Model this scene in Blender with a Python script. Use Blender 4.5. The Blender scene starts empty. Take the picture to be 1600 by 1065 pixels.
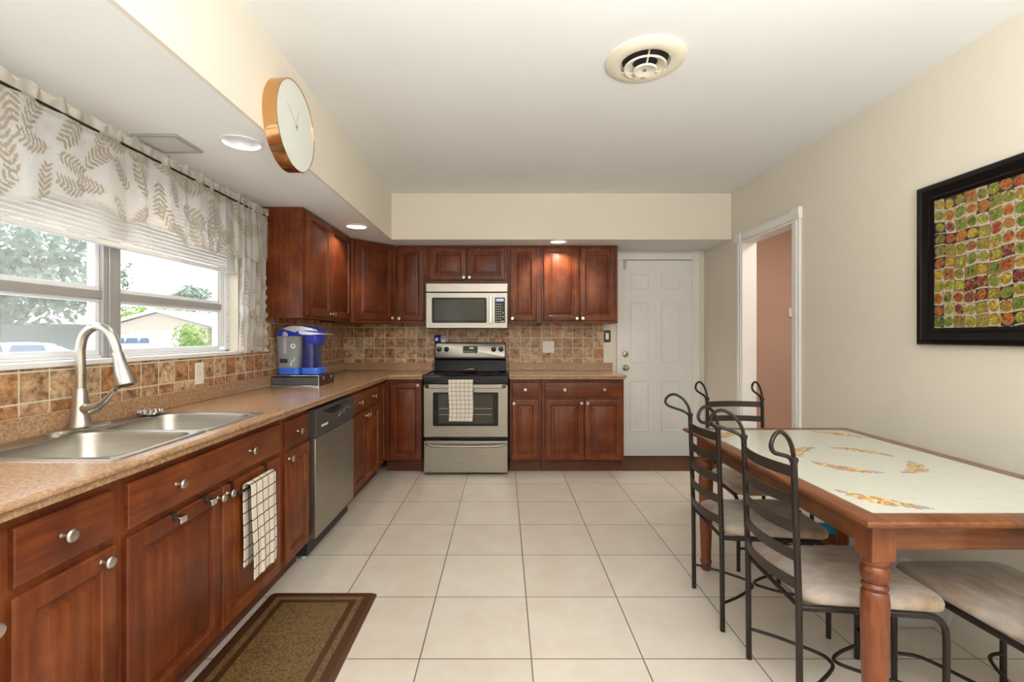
import bpy, bmesh, math, random
import numpy as np
from mathutils import Vector, Matrix
random.seed(7); RNG = np.random.RandomState(7)
PI = math.pi
SC = bpy.context.scene
COL = SC.collection

# ------------------------------------------------------------------ camera
CH = 1.28
cam = bpy.data.cameras.new('camera'); camo = bpy.data.objects.new('camera', cam); COL.objects.link(camo)
camo.location = (0, 0, CH); camo.rotation_euler = (PI/2, 0, 0)
cam.sensor_width = 36.0; cam.lens = 735/1600*36
cam.shift_x = (800-787)/1600; cam.shift_y = -(532.5-525)/1600
cam.clip_start = 0.05; cam.clip_end = 400
SC.camera = camo
# ------------------------------------------------------------------ world, light, exposure
SC.view_settings.view_transform = 'Standard'; SC.view_settings.look = 'None'
SC.view_settings.gamma = 1.0; SC.view_settings.use_curve_mapping = False
SC.view_settings.exposure = 0.8
W = bpy.data.worlds.new('sky'); SC.world = W; W.use_nodes = True
bg = W.node_tree.nodes['Background']; bg.inputs[0].default_value = (0.86, 0.93, 1.0, 1); bg.inputs[1].default_value = 2.2

def area(name, loc, rot, sx, sy, power, color=(1, 1, 1), spread=PI):
    l = bpy.data.lights.new(name, 'AREA'); l.shape = 'RECTANGLE'; l.size = sx; l.size_y = sy
    l.energy = power; l.color = color; l.spread = spread
    o = bpy.data.objects.new(name, l); COL.objects.link(o); o.location = loc; o.rotation_euler = rot
    return o
# added fill light bounced off the ceiling, out of view near the camera
area('bounce_fill', (0.70, -0.55, 1.42), (PI, 0, 0), 1.4, 1.0, 112, (0.985, 0.99, 1.0))
# added panel out of view, boosting sky light through the kitchen window
area('window_sky_fill', (-3.5, 1.5, 3.3), (0, -math.radians(48), 0), 1.8, 3.6, 60, (0.88, 0.94, 1.0))
# unseen light added to brighten the hallway from above
area('hall_fill', (2.9, 3.3, 2.55), (0, 0, 0), 0.5, 0.5, 14, (1.0, 0.95, 0.88))

# ------------------------------------------------------------------ materials
def newmat(name):
    m = bpy.data.materials.new(name); m.use_nodes = True
    nt = m.node_tree; b = nt.nodes['Principled BSDF']
    return m, nt, b
def nd(nt, t, **kw):
    n = nt.nodes.new(t)
    for k, v in kw.items(): setattr(n, k, v)
    return n
def ramp(nt, fac, stops, interp='LINEAR'):
    r = nd(nt, 'ShaderNodeValToRGB'); r.color_ramp.interpolation = interp
    el = r.color_ramp.elements
    while len(el) < len(stops): el.new(0.5)
    for e, (p, c) in zip(el, stops): e.position = p; e.color = (*c, 1)
    nt.links.new(fac, r.inputs[0]); return r.outputs[0]
def mix(nt, fac, a, b, typ='MIX'):
    n = nd(nt, 'ShaderNodeMix', data_type='RGBA', blend_type=typ)
    for s, v in ((0, fac), (6, a), (7, b)):
        if isinstance(v, (int, float)): n.inputs[s].default_value = v
        elif isinstance(v, tuple): n.inputs[s].default_value = (*v, 1)
        else: nt.links.new(v, n.inputs[s])
    return n.outputs[2]
def math_(nt, op, a, b=0.0):
    n = nd(nt, 'ShaderNodeMath', operation=op)
    for i, v in enumerate((a, b)):
        if isinstance(v, (int, float)): n.inputs[i].default_value = v
        else: nt.links.new(v, n.inputs[i])
    return n.outputs[0]
def objco(nt, scale=(1, 1, 1)):
    t = nd(nt, 'ShaderNodeTexCoord'); mp = nd(nt, 'ShaderNodeMapping'); mp.inputs['Scale'].default_value = scale
    nt.links.new(t.outputs['Object'], mp.inputs[0]); return mp.outputs[0]
def noise(nt, vec, scale, detail=4, rough=0.55):
    n = nd(nt, 'ShaderNodeTexNoise'); n.inputs['Scale'].default_value = scale
    n.inputs['Detail'].default_value = detail; n.inputs['Roughness'].default_value = rough
    nt.links.new(vec, n.inputs[0]); return n.outputs[0]
def bump(nt, b, h, strength, dist=0.01):
    n = nd(nt, 'ShaderNodeBump'); n.inputs['Strength'].default_value = strength; n.inputs['Distance'].default_value = dist
    nt.links.new(h, n.inputs['Height']); nt.links.new(n.outputs[0], b.inputs['Normal'])

def plain(name, col, rough=0.5, metal=0.0, var=0.06, scale=6, coat=0.0, emit=None, es=0, spec=None, bumps=0):
    m, nt, b = newmat(name)
    c = objco(nt); f = noise(nt, c, scale)
    lo = tuple(max(0, x*(1-var)) for x in col); hi = tuple(min(1, x*(1+var)) for x in col)
    nt.links.new(ramp(nt, f, [(0.3, lo), (0.7, hi)]), b.inputs['Base Color'])
    b.inputs['Roughness'].default_value = rough; b.inputs['Metallic'].default_value = metal
    b.inputs['Coat Weight'].default_value = coat
    if spec is not None: b.inputs['Specular IOR Level'].default_value = spec
    if emit: b.inputs['Emission Color'].default_value = (*emit, 1); b.inputs['Emission Strength'].default_value = es
    if bumps: bump(nt, b, f, bumps)
    return m
def wood(name, cols, grain='Z', rough=0.42, coat=0.08, fine=1.0):
    m, nt, b = newmat(name)
    s = {'Z': (14, 14, 1.1), 'X': (1.1, 14, 14), 'Y': (14, 1.1, 14)}[grain]
    g = noise(nt, objco(nt, tuple(x*fine for x in s)), 3.2, 8, 0.62)
    bl = noise(nt, objco(nt), 5.0, 3, 0.6)
    oi = nd(nt, 'ShaderNodeObjectInfo')
    f = math_(nt, 'ADD', math_(nt, 'MULTIPLY', g, 0.45), math_(nt, 'MULTIPLY', bl, 0.5))
    f = math_(nt, 'ADD', f, math_(nt, 'MULTIPLY', oi.outputs['Random'], 0.1))
    nt.links.new(ramp(nt, f, [(0.28, cols[0]), (0.5, cols[1]), (0.74, cols[2])]), b.inputs['Base Color'])
    b.inputs['Roughness'].default_value = rough; b.inputs['Coat Weight'].default_value = coat; b.inputs['Coat Roughness'].default_value = 0.2; b.inputs['Specular IOR Level'].default_value = 0.35
    bump(nt, b, g, 0.05, 0.004)
    return m
CHERRY = ((0.040, 0.0062, 0.0024), (0.120, 0.0240, 0.0060), (0.260, 0.0730, 0.0145))
M = {}
M['cherry'] = wood('cherry_wood', CHERRY)
M['cherry_h'] = wood('cherry_wood_horizontal', CHERRY, 'X')
M['toe'] = wood('cherry_toe_board', ((0.05, 0.012, 0.007), (0.10, 0.025, 0.012), (0.15, 0.04, 0.018)), 'X')
M['oak'] = wood('red_oak', ((0.042, 0.010, 0.003), (0.140, 0.038, 0.0105), (0.28, 0.106, 0.029)), 'Y', 0.3, 0.3, 1.6)
M['oak_z'] = wood('red_oak_leg', ((0.055, 0.011, 0.0035), (0.160, 0.038, 0.0105), (0.28, 0.090, 0.026)), 'Z', 0.3, 0.3, 1.6)
M['oak_x'] = wood('red_oak_cross', ((0.042, 0.010, 0.003), (0.140, 0.038, 0.0105), (0.28, 0.106, 0.029)), 'X', 0.3, 0.3, 1.6)
M['plank'] = wood('dark_floor_board', ((0.03, 0.009, 0.004), (0.12, 0.038, 0.013), (0.24, 0.092, 0.030)), 'X', 0.65, 0.0, 2.2)
M['wall'] = plain('cream_wall_paint', (0.775, 0.72, 0.61), 0.75, var=0.015, scale=2, bumps=0.02)
M['ceil'] = plain('white_ceiling_paint', (0.84, 0.86, 0.855), 0.85, var=0.012, scale=2)
M['trim'] = plain('white_gloss_trim', (0.82, 0.81, 0.78), 0.4, var=0.015)
M['pink'] = plain('salmon_hall_paint', (0.52, 0.345, 0.265), 0.75, var=0.03, scale=2)
M['steel'] = plain('satin_nickel', (0.54, 0.51, 0.455), 0.28, 1.0, 0.04)
M['brass'] = plain('antique_brass', (0.42, 0.34, 0.22), 0.3, 1.0, 0.05)
M['chrome'] = plain('polished_metal', (0.78, 0.78, 0.78), 0.12, 1.0, 0.02)
M['black'] = plain('black_gloss', (0.010, 0.010, 0.011), 0.16, 0, 0.2, spec=0.3)
M['blackmat'] = plain('black_matte', (0.02, 0.018, 0.017), 0.5)
M['dwblack'] = plain('dark_grey_panel', (0.055, 0.048, 0.044), 0.42)
M['iron'] = plain('bronze_iron', (0.020, 0.013, 0.010), 0.42, 0.3, 0.2)
M['slat'] = plain('bronze_slat', (0.050, 0.036, 0.027), 0.42, 0.4, 0.2)
M['ivory'] = plain('ivory_plastic', (0.80, 0.76, 0.66), 0.4)
M['white'] = plain('white_plastic', (0.82, 0.82, 0.80), 0.4)
M['gold'] = plain('rose_gold_polish', (0.66, 0.38, 0.17), 0.10, 1.0, 0.04)
M['clockface'] = plain('clock_face_white', (0.76, 0.79, 0.74), 0.3, var=0.01)
M['taupe'] = plain('clock_hand_grey', (0.55, 0.53, 0.47), 0.4)
M['alum'] = plain('window_aluminium', (0.40, 0.395, 0.39), 0.42, 0.3, 0.05)
M['alum_w'] = plain('window_white_aluminium', (0.80, 0.82, 0.84), 0.4, 0.1, 0.03)
M['blue'] = plain('cobalt_plastic', (0.025, 0.045, 0.48), 0.22, coat=0.4)
M['blue_l'] = plain('bright_blue_plastic', (0.04, 0.16, 0.78), 0.25, coat=0.4)
M['navy'] = plain('navy_plastic', (0.014, 0.018, 0.16), 0.25, coat=0.4)
M['silver'] = plain('silver_plastic', (0.62, 0.63, 0.72), 0.25, 0.35)
M['creamvent'] = plain('cream_enamel_rusty', (0.78, 0.74, 0.60), 0.4, var=0.02)
M['art_frame'] = plain('black_frame_lacquer', (0.006, 0.005, 0.005), 0.25, spec=0.3)
M['glow'] = plain('lamp_glow', (1, 1, 1), 0.5, emit=(1.0, 0.93, 0.82), es=2.2)
M['can'] = plain('lamp_reflector', (0.62, 0.62, 0.66), 0.3, 0.6)
M['tongue'] = plain('toggle_white', (0.85, 0.84, 0.8), 0.35)
M['lcd'] = plain('green_digits', (0.1, 0.2, 0.02), 0.4, emit=(0.55, 1.0, 0.10), es=1.6)
M['lcdblue'] = plain('pale_blue_display', (0.05, 0.06, 0.1), 0.4, emit=(0.55, 0.65, 1.0), es=0.5)
M['legend'] = plain('grey_legend_print', (0.60, 0.60, 0.60), 0.5)
M['wicker'] = plain('orange_tan_ceramic', (0.62, 0.25, 0.09), 0.5)

def stainless():
    m, nt, b = newmat('brushed_stainless')
    g = noise(nt, objco(nt, (2, 2, 160)), 3, 3)
    nt.links.new(ramp(nt, g, [(0.3, (0.35, 0.325, 0.285)), (0.7, (0.44, 0.415, 0.37))]), b.inputs['Base Color'])
    b.inputs['Metallic'].default_value = 1; b.inputs['Roughness'].default_value = 0.36
    b.inputs['Anisotropic'].default_value = 0.5
    bump(nt, b, g, 0.03, 0.002); return m
M['stainless'] = stainless()
def glass(name, col, alpha, rough=0.05):
    m, nt, b = newmat(name)
    out = nt.nodes['Material Output']
    t = nd(nt, 'ShaderNodeBsdfTransparent'); b.inputs['Base Color'].default_value = (*col, 1); b.inputs['Roughness'].default_value = rough
    mx = nd(nt, 'ShaderNodeMixShader'); mx.inputs[0].default_value = alpha
    nt.links.new(t.outputs[0], mx.inputs[1]); nt.links.new(b.outputs[0], mx.inputs[2]); nt.links.new(mx.outputs[0], out.inputs[0])
    return m
M['glass'] = glass('window_glass', (0.9, 0.95, 0.95), 0.05)
M['screen'] = glass('window_glass_behind_screen', (0.80, 0.84, 0.84), 0.20, 0.6)
M['reservoir'] = glass('clear_grey_plastic', (0.52, 0.57, 0.62), 0.42, 0.15)
M['bin'] = glass('clear_bin_plastic', (0.62, 0.62, 0.62), 0.6, 0.2)
M['darkglass'] = plain('microwave_glass', (0.050, 0.045, 0.030), 0.14, spec=0.35, var=0.1)

def floor_mat():
    m, nt, b = newmat('cream_floor_tile')
    t = nd(nt, 'ShaderNodeTexCoord'); mp = nd(nt, 'ShaderNodeMapping'); mp.inputs['Location'].default_value = (-0.110+0.4435*20, -1.867+0.4435*20, 0)
    nt.links.new(t.outputs['Object'], mp.inputs[0])
    br = nd(nt, 'ShaderNodeTexBrick', offset=0.0, squash=1.0)
    for k, v in (('Scale', 1.0), ('Mortar Size', 0.0028), ('Mortar Smooth', 0.1), ('Brick Width', 0.4435), ('Row Height', 0.4435), ('Bias', 0.0)): br.inputs[k].default_value = v
    br.inputs['Color1'].default_value = (0.60, 0.54, 0.465, 1); br.inputs['Color2'].default_value = (0.655, 0.60, 0.525, 1); br.inputs['Mortar'].default_value = (0.16, 0.145, 0.125, 1)
    nt.links.new(mp.outputs[0], br.inputs[0])
    n1 = noise(nt, t.outputs['Object'], 5.5, 6, 0.65)
    mott = ramp(nt, n1, [(0.35, (0.93, 0.90, 0.86)), (0.65, (1, 1, 1))])
    nt.links.new(mix(nt, 1.0, br.outputs[0], mott, 'MULTIPLY'), b.inputs['Base Color'])
    b.inputs['Roughness'].default_value = 0.36
    bump(nt, b, math_(nt, 'SUBTRACT', 1.0, br.outputs['Fac']), 0.4, 0.003)
    return m
M['floor'] = floor_mat()
def wall_tile(name, axis, ox, oz):
    m, nt, b = newmat(name)
    t = nd(nt, 'ShaderNodeTexCoord'); sp = nd(nt, 'ShaderNodeSeparateXYZ'); cb = nd(nt, 'ShaderNodeCombineXYZ')
    nt.links.new(t.outputs['Object'], sp.inputs[0])
    nt.links.new(math_(nt, 'ADD', sp.outputs[axis], ox), cb.inputs[0]); nt.links.new(math_(nt, 'ADD', sp.outputs[2], oz), cb.inputs[1])
    br = nd(nt, 'ShaderNodeTexBrick', offset=0.0, squash=1.0)
    for k, v in (('Scale', 1.0), ('Mortar Size', 0.0035), ('Mortar Smooth', 0.15), ('Brick Width', 0.1105), ('Row Height', 0.1105), ('Bias', 0.0)): br.inputs[k].default_value = v
    br.inputs['Color1'].default_value = (0, 0, 0, 1); br.inputs['Color2'].default_value = (1, 1, 1, 1); br.inputs['Mortar'].default_value = (0.5, 0.5, 0.5, 1)
    nt.links.new(cb.outputs[0], br.inputs[0])
    fl = nd(nt, 'ShaderNodeCombineXYZ'); s2 = nd(nt, 'ShaderNodeSeparateXYZ'); nt.links.new(cb.outputs[0], s2.inputs[0])
    for i in (0, 1): nt.links.new(math_(nt, 'FLOOR', math_(nt, 'DIVIDE', s2.outputs[i], 0.1105)), fl.inputs[i])
    wn = nd(nt, 'ShaderNodeTexWhiteNoise'); nt.links.new(fl.outputs[0], wn.inputs[0])
    per = ramp(nt, wn.outputs[0], [(0.0, (0.38, 0.175, 0.075)), (0.22, (0.43, 0.235, 0.115)), (0.42, (0.36, 0.225, 0.125)), (0.62, (0.50, 0.32, 0.18)), (0.82, (0.54, 0.39, 0.245)), (1.0, (0.41, 0.285, 0.175))])
    n1 = noise(nt, t.outputs['Object'], 22, 8, 0.7); n2 = noise(nt, t.outputs['Object'], 60, 4, 0.7)
    v = ramp(nt, n1, [(0.36, (0.32, 0.24, 0.19)), (0.48, (0.95, 0.92, 0.9)), (0.66, (1.5, 1.5, 1.5))])
    v2 = ramp(nt, n2, [(0.38, (0.66, 0.61, 0.57)), (0.52, (1.05, 1.05, 1.05))])
    c = mix(nt, 1.0, mix(nt, 1.0, per, v, 'MULTIPLY'), v2, 'MULTIPLY')
    nt.links.new(mix(nt, br.outputs['Fac'], c, (0.66, 0.575, 0.42)), b.inputs['Base Color'])
    b.inputs['Roughness'].default_value = 0.42
    h = math_(nt, 'SUBTRACT', math_(nt, 'MULTIPLY', n1, 0.3), br.outputs['Fac'])
    bump(nt, b, h, 0.5, 0.003)
    return m
M['tile_back'] = wall_tile('tumbled_tile_back', 0, -1.0607+0.1105*40, -1.0425+0.1105*40)
M['tile_left'] = wall_tile('tumbled_tile_side', 1, 0.02+0.1105*40, -1.0425+0.1105*40)
def laminate():
    m, nt, b = newmat('tan_laminate')
    c = objco(nt); n1 = noise(nt, c, 90, 4, 0.7); n2 = noise(nt, c, 7, 4)
    a = ramp(nt, n1, [(0.3, (0.26, 0.130, 0.060)), (0.5, (0.42, 0.248, 0.135)), (0.72, (0.58, 0.385, 0.240))])
    d = ramp(nt, n2, [(0.3, (0.88, 0.86, 0.84)), (0.7, (1, 1, 1))])
    nt.links.new(mix(nt, 1.0, a, d, 'MULTIPLY'), b.inputs['Base Color'])
    b.inputs['Roughness'].default_value = 0.25; b.inputs['Coat Weight'].default_value = 0.4; b.inputs['Coat Roughness'].default_value = 0.18; return m
M['laminate'] = laminate()
def suede():
    m, nt, b = newmat('stained_suede')
    c = objco(nt, (1, 1.6, 1)); n1 = noise(nt, c, 4.5, 5, 0.6); n2 = noise(nt, objco(nt, (3, 9, 1)), 5, 4, 0.6)
    a = ramp(nt, n1, [(0.32, (0.21, 0.12, 0.062)), (0.46, (0.37, 0.265, 0.18)), (0.60, (0.44, 0.375, 0.32)), (0.75, (0.37, 0.335, 0.31))])
    nt.links.new(mix(nt, 1.0, a, ramp(nt, n2, [(0.3, (0.82, 0.80, 0.78)), (0.7, (1.1, 1.1, 1.1))]), 'MULTIPLY'), b.inputs['Base Color'])
    b.inputs['Roughness'].default_value = 0.9; b.inputs['Sheen Weight'].default_value = 0.3; return m
M['suede'] = suede()
def towel(name, line, n):
    m, nt, b = newmat(name)
    t = nd(nt, 'ShaderNodeTexCoord'); sp = nd(nt, 'ShaderNodeSeparateXYZ'); nt.links.new(t.outputs['UV'], sp.inputs[0])
    def lines(o, k, off):
        f = math_(nt, 'FRACT', math_(nt, 'ADD', math_(nt, 'MULTIPLY', o, k), off)); return math_(nt, 'LESS_THAN', f, 0.11)
    mx = math_(nt, 'MAXIMUM', lines(sp.outputs[0], n, 0.3), lines(sp.outputs[1], n, 0.1))
    w = noise(nt, objco(nt), 350, 2)
    base = ramp(nt, w, [(0.35, (0.68, 0.61, 0.51)), (0.65, (0.80, 0.74, 0.65))])
    nt.links.new(mix(nt, mx, base, line), b.inputs['Base Color']); b.inputs['Roughness'].default_value = 0.95
    bump(nt, b, w, 0.5, 0.002); return m
M['towel_brown'] = towel('cream_check_towel', (0.12, 0.055, 0.025), 20)
M['towel_grey'] = towel('white_check_towel', (0.22, 0.20, 0.20), 26)
def mat_mat():
    m, nt, b = newmat('brown_cushion_mat')
    c = objco(nt)
    v = nd(nt, 'ShaderNodeTexVoronoi'); v.inputs['Scale'].default_value = 95; nt.links.new(c, v.inputs[0])
    n1 = noise(nt, c, 160, 3)
    a = ramp(nt, v.outputs[0], [(0.0, (0.27, 0.175, 0.06)), (0.45, (0.15, 0.085, 0.028)), (0.8, (0.03, 0.014, 0.007))])
    nt.links.new(mix(nt, 0.4, a, ramp(nt, n1, [(0.3, (0.06, 0.03, 0.012)), (0.7, (0.22, 0.14, 0.055))])), b.inputs['Base Color'])
    b.inputs['Roughness'].default_value = 0.42; bump(nt, b, v.outputs[0], -0.5, 0.003); return m
M['mat_weave'] = mat_mat()
M['mat_edge'] = plain('brown_mat_rubber', (0.07, 0.026, 0.010), 0.38)
def attr_mat(name, rough, coat=0.0):
    m, nt, b = newmat(name)
    a = nd(nt, 'ShaderNodeAttribute', attribute_name='pattern')
    n = noise(nt, objco(nt), 30, 2)
    nt.links.new(mix(nt, 1.0, a.outputs['Color'], ramp(nt, n, [(0.3, (0.95, 0.95, 0.95)), (0.7, (1, 1, 1))]), 'MULTIPLY'), b.inputs['Base Color'])
    b.inputs['Roughness'].default_value = rough; b.inputs['Coat Weight'].default_value = coat; return m
M['tabletile'] = attr_mat('cream_painted_tile', 0.22, 0.2)
M['print'] = attr_mat('colour_print', 0.3)
def sheer():
    m, nt, b = newmat('sheer_leaf_fabric')
    out = nt.nodes['Material Output']
    a = nd(nt, 'ShaderNodeAttribute', attribute_name='pattern')
    col = mix(nt, a.outputs['Fac'], (0.80, 0.79, 0.765), (0.40, 0.345, 0.27))
    df = nd(nt, 'ShaderNodeBsdfDiffuse'); tl = nd(nt, 'ShaderNodeBsdfTranslucent'); tr = nd(nt, 'ShaderNodeBsdfTransparent')
    nt.links.new(col, df.inputs[0]); nt.links.new(col, tl.inputs[0])
    m1 = nd(nt, 'ShaderNodeMixShader'); m1.inputs[0].default_value = 0.25
    nt.links.new(df.outputs[0], m1.inputs[1]); nt.links.new(tl.outputs[0], m1.inputs[2])
    m2 = nd(nt, 'ShaderNodeMixShader')
    w = noise(nt, objco(nt), 900, 1)
    nt.links.new(math_(nt, 'ADD', math_(nt, 'ADD', 0.42, math_(nt, 'MULTIPLY', w, 0.2)), math_(nt, 'MULTIPLY', a.outputs['Fac'], 0.35)), m2.inputs[0])
    nt.links.new(tr.outputs[0], m2.inputs[1]); nt.links.new(m1.outputs[0], m2.inputs[2]); nt.links.new(m2.outputs[0], out.inputs[0])
    return m
M['sheer'] = sheer()
def slat_mat():
    m, nt, b = newmat('white_blind_slat')
    out = nt.nodes['Material Output']; w = noise(nt, objco(nt), 20, 2)
    nt.links.new(ramp(nt, w, [(0.3, (0.80, 0.79, 0.77)), (0.7, (0.84, 0.83, 0.81))]), b.inputs['Base Color']); b.inputs['Roughness'].default_value = 0.5
    tl = nd(nt, 'ShaderNodeBsdfTranslucent'); tl.inputs[0].default_value = (0.8, 0.78, 0.75, 1)
    mx = nd(nt, 'ShaderNodeMixShader'); mx.inputs[0].default_value = 0.10
    nt.links.new(b.outputs[0], mx.inputs[1]); nt.links.new(tl.outputs[0], mx.inputs[2]); nt.links.new(mx.outputs[0], out.inputs[0]); return m
M['blind'] = slat_mat()
M['leaf'] = plain('leaf_green', (0.10, 0.17, 0.055), 0.7, var=0.5, scale=3)
M['leaf_l'] = plain('leaf_yellow_green', (0.24, 0.36, 0.06), 0.7, var=0.4, scale=3)
M['leaf_g'] = plain('leaf_grey_green', (0.16, 0.22, 0.15), 0.7, var=0.4, scale=3)
M['bark'] = plain('bark', (0.16, 0.11, 0.08), 0.9)
M['drive'] = plain('pale_concrete', (0.50, 0.50, 0.48), 0.9, var=0.1)
M['stucco'] = plain('beige_stucco', (0.44, 0.38, 0.31), 0.9)
M['stucco_p'] = plain('pink_stucco', (0.45, 0.30, 0.26), 0.9)
M['roofw'] = plain('white_roof', (0.62, 0.60, 0.58), 0.8)
M['carw'] = plain('white_car_paint', (0.50, 0.54, 0.60), 0.3, coat=0.5)
M['carg'] = plain('car_window', (0.06, 0.10, 0.17), 0.1)
M['tyre'] = plain('tyre', (0.03, 0.03, 0.03), 0.8)
M['fence'] = plain('dark_fence', (0.13, 0.15, 0.14), 0.8)
M['teal'] = plain('teal_blue', (0.02, 0.26, 0.46), 0.5)

# ------------------------------------------------------------------ mesh builder
class B:
    def __init__(s): s.bm = bmesh.new(); s.uv = None
    def box(s, x0, x1, y0, y1, z0, z1, mi=0):
        v = [s.bm.verts.new(p) for p in ((x0, y0, z0), (x1, y0, z0), (x1, y1, z0), (x0, y1, z0), (x0, y0, z1), (x1, y0, z1), (x1, y1, z1), (x0, y1, z1))]
        for f in ((0, 3, 2, 1), (4, 5, 6, 7), (0, 1, 5, 4), (1, 2, 6, 5), (2, 3, 7, 6), (3, 0, 4, 7)):
            s.bm.faces.new([v[i] for i in f]).material_index = mi
        return s
    def loft(s, loops, cap0=True, cap1=True, closed=False, mi=0):
        L = [[s.bm.verts.new(p) for p in lp] for lp in loops]; n = len(L[0])
        k = len(L)
        for i in range(k if closed else k-1):
            a, b = L[i], L[(i+1) % k]
            for j in range(n):
                s.bm.faces.new((a[j], a[(j+1) % n], b[(j+1) % n], b[j])).material_index = mi
        if not closed:
            if cap0: s.bm.faces.new(L[0][::-1]).material_index = mi
            if cap1: s.bm.faces.new(L[-1]).material_index = mi
        return s
    def lathe(s, prof, c=(0, 0, 0), axis='Z', seg=24, cap0=True, cap1=True):
        loops = []
        for r, h in prof:
            lp = []
            for j in range(seg):
                a = 2*PI*j/seg; u, v = max(r, 1e-5)*math.cos(a), max(r, 1e-5)*math.sin(a)
                p = {'Z': (u, v, h), 'X': (h, u, v), 'Y': (v, h, u), '-Y': (u, -h, v)}[axis]
                lp.append((p[0]+c[0], p[1]+c[1], p[2]+c[2]))
            loops.append(lp)
        return s.loft(loops, cap0, cap1)
    def tube(s, pts, r, seg=10, closed=False, flat=None):
        P = [Vector(p) for p in pts]; n = len(P); loops = []
        up = None
        for i in range(n):
            if closed: t = P[(i+1) % n]-P[i-1]
            else: t = P[min(i+1, n-1)]-P[max(i-1, 0)]
            t.normalize()
            if up is None:
                up = t.orthogonal().normalized()
            up = (up - t*up.dot(t)).normalized()
            w = t.cross(up); rr = r[i] if isinstance(r, (list, tuple)) else r
            loops.append([tuple(P[i]+up*rr*math.cos(2*PI*j/seg)+w*rr*math.sin(2*PI*j/seg)) for j in range(seg)])
        return s.loft(loops, closed=closed)
    def prism(s, poly, a0, a1, axis='Y'):
        def pt(p, a): return {'Y': (p[0], a, p[1]), 'Z': (p[0], p[1], a), 'X': (a, p[0], p[1])}[axis]
        return s.loft([[pt(p, a0) for p in poly], [pt(p, a1) for p in poly]])
    def build(s, name, mat, parent=None, smooth=35, bevel=0.0, seg=2, loc=None):
        bm = s.bm
        bmesh.ops.recalc_face_normals(bm, faces=bm.faces)
        me = bpy.data.meshes.new(name)
        if smooth:
            for f in bm.faces: f.smooth = True
        bm.to_mesh(me); bm.free()
        if smooth: me.set_sharp_from_angle(angle=math.radians(smooth))
        for m in (mat if isinstance(mat, (list, tuple)) else [mat]): me.materials.append(m)
        o = bpy.data.objects.new(name, me); COL.objects.link(o)
        if parent is not None: o.parent = parent
        if loc: o.location = loc
        if bevel:
            b = o.modifiers.new('bevel', 'BEVEL'); b.width = bevel; b.segments = seg; b.limit_method = 'ANGLE'; b.angle_limit = math.radians(40)
        return o
def spline(pts, n=8, closed=False):
    P = [Vector(p) for p in pts]; k = len(P); out = []
    rng = range(k if closed else k-1)
    for i in rng:
        p0 = P[(i-1) % k] if closed or i > 0 else P[0]*2-P[1]
        p1 = P[i]; p2 = P[(i+1) % k]
        p3 = P[(i+2) % k] if closed or i+2 < k else P[-1]*2-P[-2]
        for j in range(n):
            t = j/n
            out.append(0.5*((2*p1)+(p2-p0)*t+(2*p0-5*p1+4*p2-p3)*t*t+(3*p1-p0-3*p2+p3)*t**3))
    if not closed: out.append(P[-1])
    return [tuple(p) for p in out]
def rrect(x0, x1, y0, y1, r, z=None, n=6):
    pts = []
    for cx, cy, a0 in ((x1-r, y1-r, 0), (x0+r, y1-r, PI/2), (x0+r, y0+r, PI), (x1-r, y0+r, 1.5*PI)):
        for j in range(n+1):
            a = a0+PI/2*j/n; p = (cx+r*math.cos(a), cy+r*math.sin(a))
            pts.append(p if z is None else (*p, z))
    return pts
def sheet(name, fn, nu, nv, mat, parent=None, pattern=None, solid=0, uvs=None, loc=None):
    """grid surface; fn(U,V) -> X,Y,Z arrays; pattern -> (nv,nu,3) colours"""
    U, V = np.meshgrid(np.linspace(0, 1, nu), np.linspace(0, 1, nv))
    X, Y, Z = fn(U, V)
    co = np.stack([X, Y, Z], -1).reshape(-1, 3)
    idx = np.arange(nu*nv).reshape(nv, nu)
    q = np.stack([idx[:-1, :-1], idx[:-1, 1:], idx[1:, 1:], idx[1:, :-1]], -1).reshape(-1, 4)
    me = bpy.data.meshes.new(name); me.from_pydata(co.tolist(), [], q.tolist())
    me.polygons.foreach_set('use_smooth', np.ones(len(q), bool))
    if pattern is not None:
        a = me.attributes.new('pattern', 'FLOAT_COLOR', 'POINT')
        c = np.ones((nu*nv, 4), np.float32); c[:, :3] = pattern.reshape(-1, 3); a.data.foreach_set('color', c.ravel())
    if uvs is not None:
        uv = me.uv_layers.new(name='UVMap'); su, sv = uvs
        P = np.stack([U*su, V*sv], -1).reshape(-1, 2)[q.ravel()]
        uv.data.foreach_set('uv', P.astype(np.float32).ravel())
    me.materials.append(mat)
    o = bpy.data.objects.new(name, me); COL.objects.link(o)
    if parent is not None: o.parent = parent
    if loc: o.location = loc
    if solid:
        s = o.modifiers.new('thick', 'SOLIDIFY'); s.thickness = solid; s.offset = 0
    return o
def text(name, s, size, mat, parent, loc, rot, depth=0.0006):
    c = bpy.data.curves.new(name, 'FONT'); c.body = s; c.size = size; c.extrude = depth; c.align_x = 'CENTER'; c.align_y = 'CENTER'
    t = bpy.data.objects.new(name+'_tmp', c); COL.objects.link(t)
    dg = bpy.context.evaluated_depsgraph_get(); me = bpy.data.meshes.new_from_object(t.evaluated_get(dg))
    bpy.data.objects.remove(t); bpy.data.curves.remove(c)
    me.materials.clear(); me.materials.append(mat)
    o = bpy.data.objects.new(name, me); COL.objects.link(o); o.parent = parent; o.location = loc; o.rotation_euler = rot
    return o
def tag(o, label, cat, group=None, kind=None):
    o['label'] = label; o['category'] = cat
    if group: o['group'] = group
    if kind: o['kind'] = kind
    return o
def thing(name, label, cat, loc=(0, 0, 0), rz=0, group=None):
    o = bpy.data.objects.new(name, None); COL.objects.link(o); o.empty_display_size = 0.1
    o.location = loc; o.rotation_euler = (0, 0, rz); return tag(o, label, cat, group)
def struct(o, label=None):
    o['kind'] = 'structure'
    if label: o['label'] = label
    return o
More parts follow.
